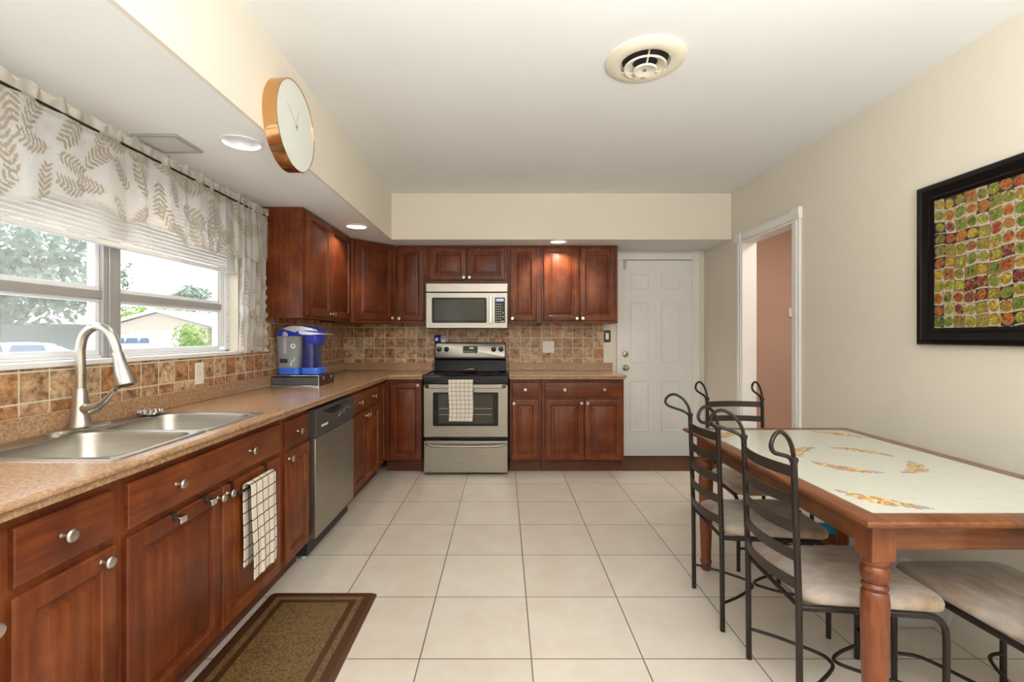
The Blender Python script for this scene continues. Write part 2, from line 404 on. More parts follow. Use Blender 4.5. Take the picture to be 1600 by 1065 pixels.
def copy_tree(o, parent=None):
    c = o.copy(); COL.objects.link(c)
    if parent is not None: c.parent = parent
    for ch in list(o.children): copy_tree(ch, c)
    return c

# ------------------------------------------------------------------ room shell
XL, XR, YB, YN, ZS, ZC = -1.70, 2.13, 5.0, -2.2, 2.185, 2.616
SX, SY = -1.05, 4.405          # soffit faces
WY0, WY1, WZ0, WZ1 = -0.10, 3.01, 1.185, 2.12
struct(B().box(XL-0.2, 3.5, YN-0.1, 5.6, -0.08, 0).build('floor', M['floor']), 'cream ceramic tile floor with dark grout')
struct(B().box(XL-0.15, XR+0.11, YN-0.1, YB+0.15, ZC, ZC+0.08).build('ceiling', M['ceil']), 'flat white ceiling')
w = B()
w.box(XL-0.15, XL, YN, WY0, 0, ZC).box(XL-0.15, XL, WY1, YB+0.15, 0, ZC).box(XL-0.15, XL, WY0, WY1, 0, WZ0-0.02).box(XL-0.15, XL, WY0, WY1, WZ1, ZC)
struct(w.build('wall_left', M['wall']), 'cream wall with the window over the sink')
DX0, DX1, DZ1 = 1.262, 2.002, 2.09
w = B().box(XL, DX0, YB, YB+0.15, 0, ZC).box(DX0, DX1, YB, YB+0.15, DZ1, ZC).box(DX1, XR, YB, YB+0.15, 0, ZC).box(DX0, DX1, YB+0.05, YB+0.15, 0, DZ1)
struct(w.build('wall_back', M['wall']), 'cream wall behind the stove')
HY0, HY1, HZ = 3.445, 4.20, 2.13
w = B().box(XR, XR+0.11, YN, HY0, 0, ZC).box(XR, XR+0.11, HY1, YB+0.15, 0, ZC).box(XR, XR+0.11, HY0, HY1, HZ, ZC)
struct(w.build('wall_right', M['wall']), 'cream wall beside the dining table')
w = B().box(XL, -1.42, YN-0.1, YN, 0, ZC).box(-1.02, XR, YN-0.1, YN, 0, ZC).box(-1.42, -1.02, YN-0.1, YN, 2.1, ZC)
struct(w.build('wall_front', M['wall']), 'cream wall with a narrow glazed opening behind the photographer')
# hallway
struct(B().box(XR+0.11, 3.5, 4.9, 5.0, 0, 2.6).build('wall_hall_end', M['pink']), 'salmon pink hallway wall')
struct(B().box(3.4, 3.5, 2.2, 4.9, 0, 2.6).build('wall_hall_side', M['pink']), 'salmon pink hallway side wall')
struct(B().box(XR+0.11, 3.5, 2.1, 2.2, 0, 2.6).build('wall_hall_light_block', M['pink']), 'unseen salmon pink wall added to keep sky light out of the hallway')  # unseen wall added to shut sky light out of the hall
struct(B().box(XR+0.11, 3.5, 2.1, 5.0, 2.6, 2.68).build('ceiling_hall', M['ceil']), 'hallway ceiling')

def ring(x0, x1, y0, y1, cx, cy, r, z, n=32):
    """square loop matched to a circle loop around (cx, cy)"""
    a, b = [], []
    for j in range(n):
        t = 2*PI*(j+0.5)/n; c, s = math.cos(t), math.sin(t)
        tx = ((x1-cx)/c if c > 0 else (x0-cx)/c) if abs(c) > 1e-6 else 1e9
        ty = ((y1-cy)/s if s > 0 else (y0-cy)/s) if abs(s) > 1e-6 else 1e9
        k = min(tx, ty); a.append([cx+k*c, cy+k*s, z]); b.append((cx+r*c, cy+r*s, z))
    for (qx, qy) in ((x0, y0), (x1, y0), (x0, y1), (x1, y1)):
        i = min(range(n), key=lambda j: (a[j][0]-qx)**2+(a[j][1]-qy)**2); a[i] = [qx, qy, z]
    return [[tuple(p) for p in a], b]
LIGHTS = [(-1.225, 2.20), (-1.21, 3.867), (0.52, 4.50)]
LR = 0.082
b = B()
b.box(SX-0.02, SX, YN, SY, ZS, ZC, 0)
ys = [YN]
for (lx, ly) in LIGHTS[:2]:
    y0, y1 = ly-0.12, ly+0.12
    v = [b.bm.verts.new(p) for p in ((XL, ys[-1], ZS), (SX-0.02, ys[-1], ZS), (SX-0.02, y0, ZS), (XL, y0, ZS))]; b.bm.faces.new(v).material_index = 1
    b.loft(ring(XL, SX-0.02, y0, y1, lx, ly, LR, ZS), False, False, mi=1); ys.append(y1)
v = [b.bm.verts.new(p) for p in ((XL, ys[-1], ZS), (SX-0.02, ys[-1], ZS), (SX-0.02, YB, ZS), (XL, YB, ZS))]; b.bm.faces.new(v).material_index = 1
struct(b.build('soffit_left', [M['wall'], M['ceil']], smooth=0), 'dropped soffit over the sink counter')
b = B()
b.box(SX-0.02, XR, SY, SY+0.02, ZS, ZC, 0)
lx, ly = LIGHTS[2]
for (x0, x1) in ((SX-0.02, lx-0.12), (lx+0.12, XR)):
    v = [b.bm.verts.new(p) for p in ((x0, SY+0.02, ZS), (x1, SY+0.02, ZS), (x1, YB, ZS), (x0, YB, ZS))]; b.bm.faces.new(v).material_index = 1
b.loft(ring(lx-0.12, lx+0.12, SY+0.02, YB, lx, ly, 0.072, ZS), False, False, mi=1)
struct(b.build('soffit_back', [M['wall'], M['ceil']], smooth=0), 'dropped soffit over the stove wall')

# recessed lamps
RL = ['silver recessed ceiling light nearest the wall clock', 'recessed ceiling light glowing beside the corner wall cabinets', 'recessed ceiling light above the right-hand double wall cabinet']
for i, (lx, ly) in enumerate(LIGHTS):
    t = thing('recessed_light', RL[i], 'ceiling light', (lx, ly, ZS), 0, 'recessed lights in the soffits')
    B().lathe([(LR-0.004, 0.001), (LR+0.012, -0.001), (LR+0.012, -0.006), (LR-0.002, -0.006), (LR-0.004, 0.001)], seg=32, cap0=False, cap1=False).build('trim_ring', M['white'], t)
    B().lathe([(LR-0.003, 0), (0.072, 0.06), (0.056, 0.135)], seg=32, cap0=False, cap1=False).build('reflector', M['can'], t)
    B().lathe([(0.055, 0.135), (0.05, 0.115), (0.03, 0.100), (0.001, 0.095)], seg=24, cap0=True, cap1=True).build('bulb', M['glow'], t)
    l = bpy.data.lights.new('recessed_lamp_beam', 'SPOT'); l.energy = (6, 11, 15)[i]; l.spot_size = math.radians(130); l.spot_blend = 0.6; l.color = (1.0, 0.86, 0.68); l.shadow_soft_size = 0.04
    lo = bpy.data.objects.new('recessed_lamp_beam', l); COL.objects.link(lo); lo.parent = t; lo.location = (0, 0, 0.03)

# wall tile
struct(B().box(XL, 1.0607, YB-0.012, YB, 0.92, 1.46).build('tile_backsplash', M['tile_back']), 'tumbled brown stone tile behind the stove')
struct(B().box(XL, XL+0.012, 0.2, WY1+0.02, 0.92, WZ0-0.02).box(XL, XL+0.012, WY1+0.02, YB-0.012, 0.92, 1.42).build('tile_backsplash', M['tile_left']), 'tumbled brown stone tile under the window')
# window sill
struct(B().box(XL-0.10, XL+0.018, WY0, WY1+0.02, WZ0-0.022, WZ0).build('trim_1', M['trim'], bevel=0.004), 'white window sill')
# window
win = struct(thing('window_1', 'aluminium window over the sink', 'window', (-1.78, 0, 0)))
del win['category']
f = B()
f.box(-0.025, 0.025, WY0, WY1, WZ0, WZ0+0.012).box(-0.025, 0.025, WY0, WY1, WZ1-0.035, WZ1).box(-0.025, 0.025, WY1-0.045, WY1, WZ0, WZ1).box(-0.025, 0.025, WY0, WY0+0.045, WZ0, WZ1)
f.build('window_frame', M['alum_w'], win, bevel=0.003)
B().box(-0.03, 0.035, 2.05, 2.145, WZ0, WZ1).box(0.035, 0.042, 2.075, 2.12, WZ0, WZ1).build('mullion', M['alum'], win, bevel=0.003)
def sash(y0, y1, z0, z1, gm, bar):
    s = 0.024
    f = B().box(-0.018, 0.018, y0, y1, z0, z0+s).box(-0.018, 0.018, y0, y1, z1-s, z1).box(-0.018, 0.018, y0, y0+s*0.9, z0+s, z1-s).box(-0.018, 0.018, y1-s*0.9, y1, z0+s, z1-s)
    o = f.build('sash', bar, win, bevel=0.002)
    B().box(-0.004, 0.001, y0+s*0.8, y1-s*0.8, z0+s*0.9, z1-s*0.9).build('pane', gm, o)
for (y0, y1, gm) in ((WY0+0.045, 2.05, M['screen']), (2.145, 2.92, M['glass'])):
    sash(y0, y1, WZ0+0.012, 1.452, gm, M['alum_w']); sash(y0, y1, 1.472, WZ1-0.035, gm, M['alum_w'])
    B().box(-0.022, 0.03, y0, y1, 1.442, 1.478).build('cross_bar', M['alum'], win, bevel=0.003)
B().box(-0.02, 0.02, 2.92, WY1-0.045, WZ0+0.03, WZ1-0.03).build('side_jamb', M['alum_w'], win, bevel=0.003)
k = B()
for z in (1.25, 1.28, 1.42, 1.52): k.lathe([(0.006, 0.02), (0.006, 0.028)], (0, 2.99, z), 'X', 10)
k.build('screw', M['steel'], win)

# back door
dr = struct(thing('door_1', 'white six-panel door', 'door', (1.632, YB, 0))); del dr['category']
d = B().box(-0.366, 0.366, -0.012, 0.03, 0.012, 2.083)
for (x0, x1) in ((1.351, 1.534), (1.68, 1.855)):
    for (z0, z1) in ((1.783, 1.933), (1.008, 1.627), (0.28, 0.804)):
        def R(i, y): return [(x0-1.632+i, y, z0+i), (x1-1.632-i, y, z0+i), (x1-1.632-i, y, z1-i), (x0-1.632+i, y, z1-i)]
        d.loft([R(-0.012, -0.012), R(-0.009, -0.018), R(0.0, -0.018), R(0.006, -0.0125), R(0.014, -0.0125), R(0.034, -0.018)], False, True)
d.build('door_panel', M['trim'], dr, smooth=20)
def lock(name, z, kn):
    o = B().lathe([(0.033, 0.012), (0.033, 0.020), (0.024, 0.026), (0.012, 0.028), (0.012, 0.045), (0.026, 0.052), (0.030, 0.065), (0.022, 0.078), (0.001, 0.080)] if kn else [(0.033, 0.012), (0.033, 0.022), (0.026, 0.032), (0.020, 0.034), (0.001, 0.034)], (1.289-1.632, 0, z), '-Y', 20).build(name, M['brass'], dr)
    if not kn: B().box(-0.005, 0.005, -0.05, -0.034, z-0.014, z+0.014).build('thumb_turn', M['brass'], o, loc=(1.289-1.632, 0, 0))
lock('door_knob', 0.947, True); lock('deadbolt', 1.09, False)
for z in (1.86, 1.07, 0.25): B().box(0.364, 0.374, -0.022, -0.008, z-0.05, z+0.05).build('hinge', M['white'], dr)
B().box(-0.36, -0.335, -0.03, -0.012, 1.985, 2.085).box(-0.365, -0.33, -0.036, -0.012, 2.075, 2.09).build('latch', M['taupe'], dr)
B().box(-0.366, 0.366, -0.016, -0.001, 0.0, 0.012).build('door_sweep', M['blackmat'], dr)
def casing(o, nm): return struct(o.build(nm, M['trim'], bevel=0.004), 'white door casing')
casing(B().box(1.998, 2.075, YB-0.02, YB, 0, 2.09).box(1.20, 2.075, YB-0.02, YB, 2.09, 2.165).box(2.0, 2.08, YB-0.028, YB, 2.085, 2.172).box(1.20, 1.266, YB-0.02, YB, 0, 2.09), 'trim_2')
casing(B().box(XR-0.02, XR, 3.36, 3.45, 0, 2.13).box(XR-0.02, XR, 4.195, 4.275, 0, 2.13).box(XR-0.02, XR, 3.36, 4.275, 2.13, 2.195)
       .box(XR-0.03, XR, 3.35, 3.45, 2.125, 2.205).box(XR-0.03, XR, 4.19, 4.285, 2.12, 2.20).box(XR-0.026, XR, 3.385, 3.42, 0, 2.12).box(XR-0.026, XR, 4.222, 4.25, 0, 2.12), 'trim_3')
casing(B().box(XR-0.01, XR+0.12, HY1-0.018, HY1, 0, HZ).box(XR-0.01, XR+0.12, HY0, HY0+0.018, 0, HZ).box(XR-0.01, XR+0.12, HY0, HY1, HZ-0.018, HZ), 'trim_4')
struct(B().box(XR-0.014, XR, YN, 3.36, 0, 0.085).box(XR-0.014, XR, 4.275, YB, 0, 0.085).build('baseboard_right', M['trim'], bevel=0.004), 'white baseboard')
struct(B().box(1.128, XR-0.014, 4.47, YB-0.02, 0.0, 0.006).build('trim_5', M['plank']), 'dark wood floor strip in front of the white door')

# ------------------------------------------------------------------ cabinets
def knob(parent, x, z, y=-0.02):
    return B().lathe([(0.008, 0), (0.006, 0.004), (0.0055, 0.014), (0.010, 0.018), (0.0165, 0.022), (0.0170, 0.026), (0.013, 0.030), (0.001, 0.031)], (x, y, z), '-Y', 18).build('knob', M['steel'], parent)
def panel_door(parent, x0, x1, z0, z1, kn, name='door', xf=None):
    b = B(); s = min(0.058, (x1-x0)*0.24)
    def R(i, y): return [(x0+i, y, z0+i), (x1-i, y, z0+i), (x1-i, y, z1-i), (x0+i, y, z1-i)]
    b.loft([R(0, 0), R(0, -0.014), R(0.004, -0.018), R(0.010, -0.020), R(s-0.008, -0.020), R(s-0.004, -0.017), R(s, -0.006), R(s+0.004, -0.005), R(s+0.008, -0.0055), R(s+0.026, -0.0165), R(s+0.029, -0.0178)])
    o = b.build(name, M['cherry'], parent, smooth=25)
    for (kx, kz) in kn: knob(o, kx, kz)
    return o
def drawer(parent, x0, x1, z0, z1, kn):
    b = B()
    def R(i, y): return [(x0+i, y, z0+i), (x1-i, y, z0+i), (x1-i, y, z1-i), (x0+i, y, z1-i)]
    b.loft([R(0, 0), R(0, -0.013), R(0.003, -0.016), R(0.010, -0.018), R(0.016, -0.020)])
    o = b.build('drawer', M['cherry_h'], parent, smooth=25)
    for (kx, kz) in kn: knob(o, kx, kz, -0.02)
    return o
def base_cab(label, loc, rz, w, depth, items, toe=True, group='base cabinets'):
    t = thing('base_cabinet', label, 'cabinet', loc, rz, group)
    g = 0.001
    B().box(g, w-g, 0, 0.02, 0.115, 0.878).box(g, 0.018, 0.02, depth, 0.115, 0.878).box(w-0.018, w-g, 0.02, depth, 0.115, 0.878).box(0.018, w-0.018, 0.02, depth, 0.115, 0.133).box(0.018, w-0.018, depth-0.01, depth, 0.133, 0.878).build('carcass', M['cherry'], t, bevel=0.0015)
    B().box(g, w-g, 0.068, 0.08, 0, 0.115).box(g, 0.02, 0.08, depth, 0, 0.115).box(w-0.02, w-g, 0.08, depth, 0, 0.115).build('toe_kick', M['toe'], t)
    for it in items:
        if it[0] == 'd': panel_door(t, *it[1:])
        else: drawer(t, *it[1:])
    return t
FX = -1.115; DEP = 0.565
DZ = (0.125, 0.69); RZ = (0.712, 0.848)
H = PI/2
y0 = 0.45
base_cab('cherry base cabinet cut by the left edge of the photo', (FX, y0, 0), H, 0.588, DEP, [('d', 0.03, 0.565, *DZ, [(0.545, 0.655)]), ('r', 0.03, 0.565, *RZ, [(0.30, 0.78)])])
y0 = 1.04
c_l1 = base_cab('narrow cherry cabinet with one drawer left of the sink cabinet', (FX, y0, 0), H, 0.321, DEP, [('r', 0.017, 0.285, *RZ, [(0.128, 0.785)]), ('d', 0.012, 0.295, *DZ, [(0.243, 0.664)])])
y0 = 1.361
c_sink = base_cab('wide cherry sink cabinet with towel hooks over its door', (FX, y0, 0), H, 0.975, DEP, [('r', 0.018, 0.955, *RZ, [(0.215, 0.785), (0.67, 0.785)]), ('d', 0.012, 0.470, *DZ, [(0.442, 0.66)]), ('d', 0.478, 0.955, *DZ, [(0.503, 0.658)])])
y0 = 2.337
base_cab('narrow cherry cabinet between the sink cabinet and dishwasher', (FX, y0, 0), H, 0.343, DEP, [('r', 0.033, 0.322, *RZ, [(0.165, 0.775)]), ('d', 0.033, 0.322, *DZ, [(0.062, 0.655)])])
y0 = 3.405
base_cab('cherry cabinet with two-knob drawer right of the dishwasher', (FX, y0, 0), H, 0.985, DEP, [('r', 0.04, 0.755, *RZ, [(0.165, 0.775), (0.545, 0.775)]), ('d', 0.04, 0.352, *DZ, [(0.325, 0.65)]), ('d', 0.360, 0.755, *DZ, [(0.388, 0.65)]), ('d', 0.785, 0.945, DZ[0], RZ[1], [])])
FY = 4.41
base_cab('single-door cherry corner cabinet left of the stove', (-1.113, FY, 0), 0, 0.352, 0.575, [('d', 0.045, 0.345, DZ[0], RZ[1], [(0.315, 0.822)])])
base_cab('narrow one-drawer cherry cabinet just right of the stove', (0.056, FY, 0), 0, 0.296, 0.575, [('r', 0.022, 0.268, *RZ, [(0.145, 0.782)]), ('d', 0.020, 0.270, *DZ, [(0.040, 0.655)])])
base_cab('double-door cherry base cabinet next to the white door', (0.353, FY, 0), 0, 0.774, 0.575, [('r', 0.03, 0.752, *RZ, [(0.215, 0.782), (0.585, 0.782)]), ('d', 0.036, 0.396, *DZ, [(0.372, 0.655)]), ('d', 0.406, 0.752, *DZ, [(0.428, 0.655)])])
def wall_cab(label, loc, rz, w, depth, z0, z1, items):
    t = thing('wall_cabinet', label, 'cabinet', loc, rz, 'wall cabinets')
    g = 0.001
    B().box(g, w-g, 0, 0.02, z0, z1).box(g, 0.02, 0.02, depth, z0, z1).box(w-0.02, w-g, 0.02, depth, z0, z1).box(0.02, w-0.02, 0.02, depth, z0+0.012, z0+0.03).box(0.02, w-0.02, 0.02, depth, z1-0.02, z1).build('carcass', M['cherry'], t, bevel=0.0015)
    for it in items: panel_door(t, *it[1:])
    return t
UZ0, UZ1 = 1.408, 2.182
DU = (1.430, 2.168)
wall_cab('cherry double-door wall cabinet beside the curtain', (-1.405, 3.285, 0), H, 1.03, 0.28, UZ0, UZ1, [('d', 0.045, 0.500, *DU, [(0.478, 1.455)]), ('d', 0.508, 0.985, *DU, [(0.532, 1.455)])])
# diagonal corner cabinet
t = thing('wall_cabinet', 'diagonal cherry corner wall cabinet', 'cabinet', (-1.403, 4.318, 0), math.atan2(0.372, 0.326), 'wall cabinets')
L = math.hypot(0.372, 0.326); ca, sa = math.cos(-t.rotation_euler.z), math.sin(-t.rotation_euler.z)
def loc2(x, y): x -= -1.403; y -= 4.318; return (x*ca-y*sa, x*sa+y*ca)
B().prism([(0, 0), (L, 0), loc2(-1.077, 4.985), loc2(-1.685, 4.985), loc2(-1.685, 4.318)], UZ0, UZ1, 'Z').build('carcass', M['cherry'], t, bevel=0.0015)
panel_door(t, 0.035, L-0.035, *DU, [(L-0.065, 1.455)])
wall_cab('tall narrow cherry wall cabinet left of the microwave', (-1.075, 4.69, 0), 0, 0.306, 0.295, UZ0, UZ1, [('d', 0.012, 0.282, *DU, [(0.040, 1.455)])])
wall_cab('short cherry wall cabinet above the microwave', (-0.768, 4.69, 0), 0, 0.806, 0.295, 1.81, UZ1, [('d', 0.022, 0.395, 1.835, 2.168, [(0.372, 1.862)]), ('d', 0.403, 0.785, 1.835, 2.168, [(0.428, 1.862)])])
wall_cab('tall narrow cherry wall cabinet right of the microwave', (0.039, 4.69, 0), 0, 0.336, 0.295, UZ0, UZ1, [('d', 0.022, 0.290, *DU, [(0.046, 1.455)])])
wall_cab('cherry double-door wall cabinet next to the white door', (0.376, 4.69, 0), 0, 0.762, 0.295, UZ0, UZ1, [('d', 0.020, 0.376, *DU, [(0.350, 1.455)]), ('d', 0.384, 0.740, *DU, [(0.408, 1.455)])])

# ------------------------------------------------------------------ countertops
CZ = 0.92
SK = (-1.655, -1.135, 1.372, 2.185)      # sink cutout
t = thing('countertop', 'long tan laminate countertop with the sink set in it', 'countertop', (-1.39, 2.6, CZ))
def off(o): return tuple(-c for c in o.location)
b = B(); ox, oy, oz = off(t)
def cb(x0, x1, y0, y1, z0, z1): b.box(x0+ox, x1+ox, y0+oy, y1+oy, z0+oz, z1+oz)
for (z0, z1, e) in ((0.900, CZ, 0.0), (0.880, 0.900, -0.006)):
    fx = -1.07+e
    cb(XL+0.012, fx, 0.30, SK[2], z0, z1); cb(XL+0.012, SK[0], SK[2], SK[3], z0, z1); cb(SK[1], fx, SK[2], SK[3], z0, z1); cb(XL+0.012, fx, SK[3], YB-0.012, z0, z1)
    cb(fx, -0.752, 4.36-e, YB-0.012, z0, z1)
b.build('slab', M['laminate'], t)
B().tube([(-1.07+ox, 0.3+oy, 0.910+oz), (-1.07+ox, 4.36+oy, 0.910+oz), (-0.752+ox, 4.36+oy, 0.910+oz)], 0.0098, 10).build('edge_nosing', M['laminate'], t)
b = B(); cb(XL+0.012, XL+0.034, 0.30, YB-0.034, CZ, 1.0); cb(XL+0.012, -0.752, YB-0.034, YB-0.012, CZ, 1.0)
b.build('splash_lip', M['laminate'], t, bevel=0.003)
t = thing('countertop', 'short tan laminate countertop right of the stove', 'countertop', (0.6, 4.68, CZ))
b = B(); ox, oy, oz = off(t)
cb(0.053, 1.138, 4.36, YB-0.012, 0.900, CZ); cb(0.053, 1.132, 4.366, YB-0.012, 0.880, 0.900)
b.build('slab', M['laminate'], t)
B().tube([(0.053+ox, 4.36+oy, 0.910+oz), (1.138+ox, 4.36+oy, 0.910+oz), (1.138+ox, 4.97+oy, 0.910+oz)], 0.0098, 10).build('edge_nosing', M['laminate'], t)
b = B(); cb(0.053, 1.150, YB-0.034, YB-0.012, CZ, 1.0); b.build('splash_lip', M['laminate'], t, bevel=0.003)

# ------------------------------------------------------------------ sink + faucet
t = thing('sink', 'double-bowl stainless steel sink set in the long counter', 'sink', (-1.395, 1.7785, CZ))
def bowl(y0, y1, iy0, iy1, last):
    x0, x1 = -0.272, 0.278; ix0, ix1 = -0.160, 0.245
    z = 0.0015
    lps = [rrect(x0, x1, y0, y1, 0.012, 0.0003), rrect(x0+0.004, x1-0.004, y0+0.002, y1-0.002, 0.012, 0.005), rrect(ix0-0.012, ix1+0.012, iy0-0.012, iy1+0.012, 0.07, 0.0045),
           rrect(ix0-0.004, ix1+0.004, iy0-0.004, iy1+0.004, 0.066, 0.002), rrect(ix0, ix1, iy0, iy1, 0.062, -0.010), rrect(ix0+0.012, ix1-0.012, iy0+0.012, iy1-0.012, 0.055, -0.13), rrect(ix0+0.03, ix1-0.03, iy0+0.03, iy1-0.03, 0.05, -0.155)]
    cx, cy = (ix0+ix1)/2, (iy0+iy1)/2
    n = len(lps[0]); lps.append([(cx+0.045*math.cos(2*PI*(j+0.5)/n), cy+0.045*math.sin(2*PI*(j+0.5)/n), -0.160) for j in range(n)])
    o = B().loft(lps, False, True).build('basin', M['stainless'], t, smooth=50)
    B().lathe([(0.043, -0.159), (0.040, -0.153), (0.034, -0.157), (0.001, -0.158)], (cx, cy, 0), 'Z', 20, False, True).build('drain', M['chrome'], o)
bowl(-0.425, 0.0, -0.385, -0.022, 0); bowl(0.0, 0.425, 0.022, 0.385, 1)
t = thing('faucet', 'brushed nickel gooseneck faucet with pull-down spray head', 'faucet', (-1.610, 1.790, CZ+0.005))
B().loft([rrect(-0.032, 0.032, -0.13, 0.13, 0.03, 0.0), rrect(-0.032, 0.032, -0.13, 0.13, 0.03, 0.006), rrect(-0.024, 0.024, -0.12, 0.12, 0.023, 0.013)]).build('deck_plate', M['steel'], t)
B().lathe([(0.034, 0.012), (0.034, 0.020), (0.032, 0.026), (0.026, 0.10), (0.022, 0.135), (0.018, 0.150), (0.0165, 0.156)], seg=24).build('body', M['steel'], t)
neck = spline([(0, 0, 0.15), (0, 0, 0.24), (0.000, 0, 0.31), (0.018, 0, 0.365), (0.062, 0, 0.392), (0.108, 0, 0.372), (0.132, 0, 0.325), (0.142, 0, 0.285)], 6)
B().tube(neck, 0.0158, 16).build('neck', M['steel'], t)
h = B(); d0 = Vector((0.14, 0, 0.292)); dd = Vector((0.034, 0, -0.125)).normalized()
prof = [(0.0, 0.0175), (0.004, 0.0185), (0.012, 0.0185), (0.03, 0.020), (0.08, 0.029), (0.115, 0.034), (0.124, 0.034), (0.128, 0.028)]
h.tube([tuple(d0+dd*s) for s, r in prof], [r for s, r in prof], 20)
sp = h.build('spray_head', M['steel'], t)
q = d0+dd*0.1275; B().tube([tuple(q), tuple(q+dd*0.004)], 0.024, 16).build('nozzle', M['blackmat'], sp)
hd = B().tube(spline([(0.01, 0.0, 0.082), (0.045, -0.012, 0.080), (0.080, -0.02, 0.090), (0.125, -0.03, 0.120), (0.158, -0.035, 0.155)], 5), [0.020]*5+[0.021]*3+[0.018]*3+[0.013]*5+[0.010]*4+[0.008], 14).build('lever_handle', M['steel'], t)
t = thing('sink_strainer', 'small silver strainer dish on the counter behind the far bowl', 'strainer', (-1.60, 2.13, CZ+0.005))
B().lathe([(0.030, 0), (0.048, 0.004), (0.055, 0.014), (0.052, 0.015), (0.040, 0.006), (0.001, 0.004)], seg=28).build('dish', M['chrome'], t)
b = B()
for i in range(14): b.lathe([(0.007, 0), (0.009, 0.006), (0.002, 0.011)], (0.045*math.cos(i*PI/7), 0.045*math.sin(i*PI/7), 0.012), 'Z', 8)
b.build('scalloped_rim', M['chrome'], t)
B().lathe([(0.006, 0.004), (0.006, 0.016), (0.010, 0.020), (0.001, 0.024)], seg=12).build('stem_knob', M['chrome'], t)

# ------------------------------------------------------------------ range
t = thing('stove', 'stainless steel and black electric stove', 'stove', (-0.3495, 4.35, 0))
hw = 0.392
B().box(-hw+0.003, hw-0.003, 0.05, 0.60, 0.02, 0.895).build('body', M['blackmat'], t)
b = B().box(-hw, hw, -0.005, 0.60, 0.893, 0.915)
b.loft([[(-hw, -0.005, 0.893), (hw, -0.005, 0.893), (hw, -0.025, 0.870), (-hw, -0.025, 0.870)], [(-hw, -0.005, 0.915), (hw, -0.005, 0.915), (hw, -0.012, 0.912), (-hw, -0.012, 0.912)]])
b.box(-hw, hw, -0.022, 0.05, 0.842, 0.893)
b.box(-hw, -hw+0.018, 0.0, 0.58, 0.915, 0.925).box(hw-0.018, hw, 0.0, 0.58, 0.915, 0.925).box(-hw, hw, 0.0, 0.014, 0.915, 0.923)
ct = b.build('cooktop', M['black'], t, bevel=0.005)
for (x, y, r) in ((-0.2, 0.16, 0.10), (0.2, 0.16, 0.078), (-0.2, 0.42, 0.078), (0.2, 0.42, 0.10)):
    B().lathe([(r, 0.9152), (r, 0.9162), (r-0.004, 0.9162), (r-0.004, 0.9152)], (x, y, 0), 'Z', 32, False, False).build('burner_ring', M['dwblack'], ct)
b = B().prism([(0.53, 0.915), (0.625, 0.915), (0.625, 1.215), (0.575, 1.215), (0.545, 1.045), (0.56, 1.03)], -hw+0.02, hw-0.02, 'X')
bgd = b.build('backguard', M['black'], t, bevel=0.006)
n_ = Vector((0, -0.17, 0.030)).normalized()
def bgp(x, z, o=0.0): # point on sloped panel
    y = 0.575-(1.215-z)*(0.03/0.17); return (x, y+n_.y*o, z+n_.z*o)
def slab(x0, x1, z0, z1, o0, o1, r=0.012):
    lp = rrect(x0, x1, z0, z1, r)
    i = min(0.002, r*0.3); lp2 = rrect(x0+i, x1-i, z0+i, z1-i, r)
    return [[bgp(x, z, o0) for x, z in lp], [bgp(x, z, o1*0.7) for x, z in lp], [bgp(x, z, o1) for x, z in lp2]]
B().loft(slab(-hw+0.03, hw-0.03, 1.060, 1.203, 0.0, 0.006)).build('control_panel', M['stainless'], t)
dp = B().loft(slab(-0.075, 0.078, 1.103, 1.177, 0.004, 0.009)).build('display', M['black'], t)
ang = math.radians(80)
text('digits', '12:46', 0.020, M['lcd'], dp, bgp(0.012, 1.154, 0.010), (ang, 0, 0))
b = B()
for i in range(6): b.loft(slab(-0.066+0.0195*i, -0.054+0.0195*i, 1.116-(0.005 if i % 2 else 0), 1.122-(0.005 if i % 2 else 0), 0.0088, 0.0098, 0.001))
b.build('button', M['legend'], dp)
for x in (-0.322, -0.245, 0.245, 0.322):
    k = B(); c0 = Vector(bgp(x, 1.142, 0.005))
    k.tube([tuple(c0+n_*s) for s in (0, 0.012, 0.022, 0.026)], [0.027, 0.025, 0.022, 0.016], 20)
    ko = k.build('knob', M['black'], t)
    c1 = c0+n_*0.027; B().box(-0.002, 0.002, -0.001, 0.002, 0.002, 0.016).build('pointer', M['legend'], ko, loc=tuple(c1))
# oven door
b = B().box(-hw+0.004, hw-0.004, -0.03, 0.045, 0.352, 0.832)
od = b.build('oven_door', M['stainless'], t, bevel=0.006)
B().loft([[(x, y, z) for x, z in rrect(-0.300, 0.300, 0.455, 0.765, 0.012)] for y in (-0.0315, -0.0335)]).build('window_surround', M['black'], od)
B().loft([[(x, y, z) for x, z in rrect(-0.250, 0.250, 0.480, 0.745, 0.006)] for y in (-0.033, -0.0345)]).build('window', M['darkglass'], od)
b = B()
for z in (0.56, 0.615): b.box(-0.24, 0.24, -0.0352, -0.0346, z, z+0.003)
b.build('rack', M['taupe'], od)
b = B().loft([[(x, y, z) for y, z in pr] for x, pr in ((-hw+0.02, [(-0.032, 0.805), (-0.045, 0.805), (-0.045, 0.842), (-0.032, 0.842)]), (-hw+0.06, [(-0.058, 0.802), (-0.085, 0.806), (-0.085, 0.840), (-0.058, 0.844)]), (0, [(-0.062, 0.801), (-0.092, 0.806), (-0.092, 0.842), (-0.062, 0.846)]), (hw-0.06, [(-0.058, 0.802), (-0.085, 0.806), (-0.085, 0.840), (-0.058, 0.844)]), (hw-0.02, [(-0.032, 0.805), (-0.045, 0.805), (-0.045, 0.842), (-0.032, 0.842)]))])
b.build('oven_handle', M['stainless'], od, bevel=0.004)
dw = B().box(-hw+0.006, hw-0.006, -0.03, 0.045, 0.025, 0.318).build('warming_drawer', M['stainless'], t, bevel=0.006)
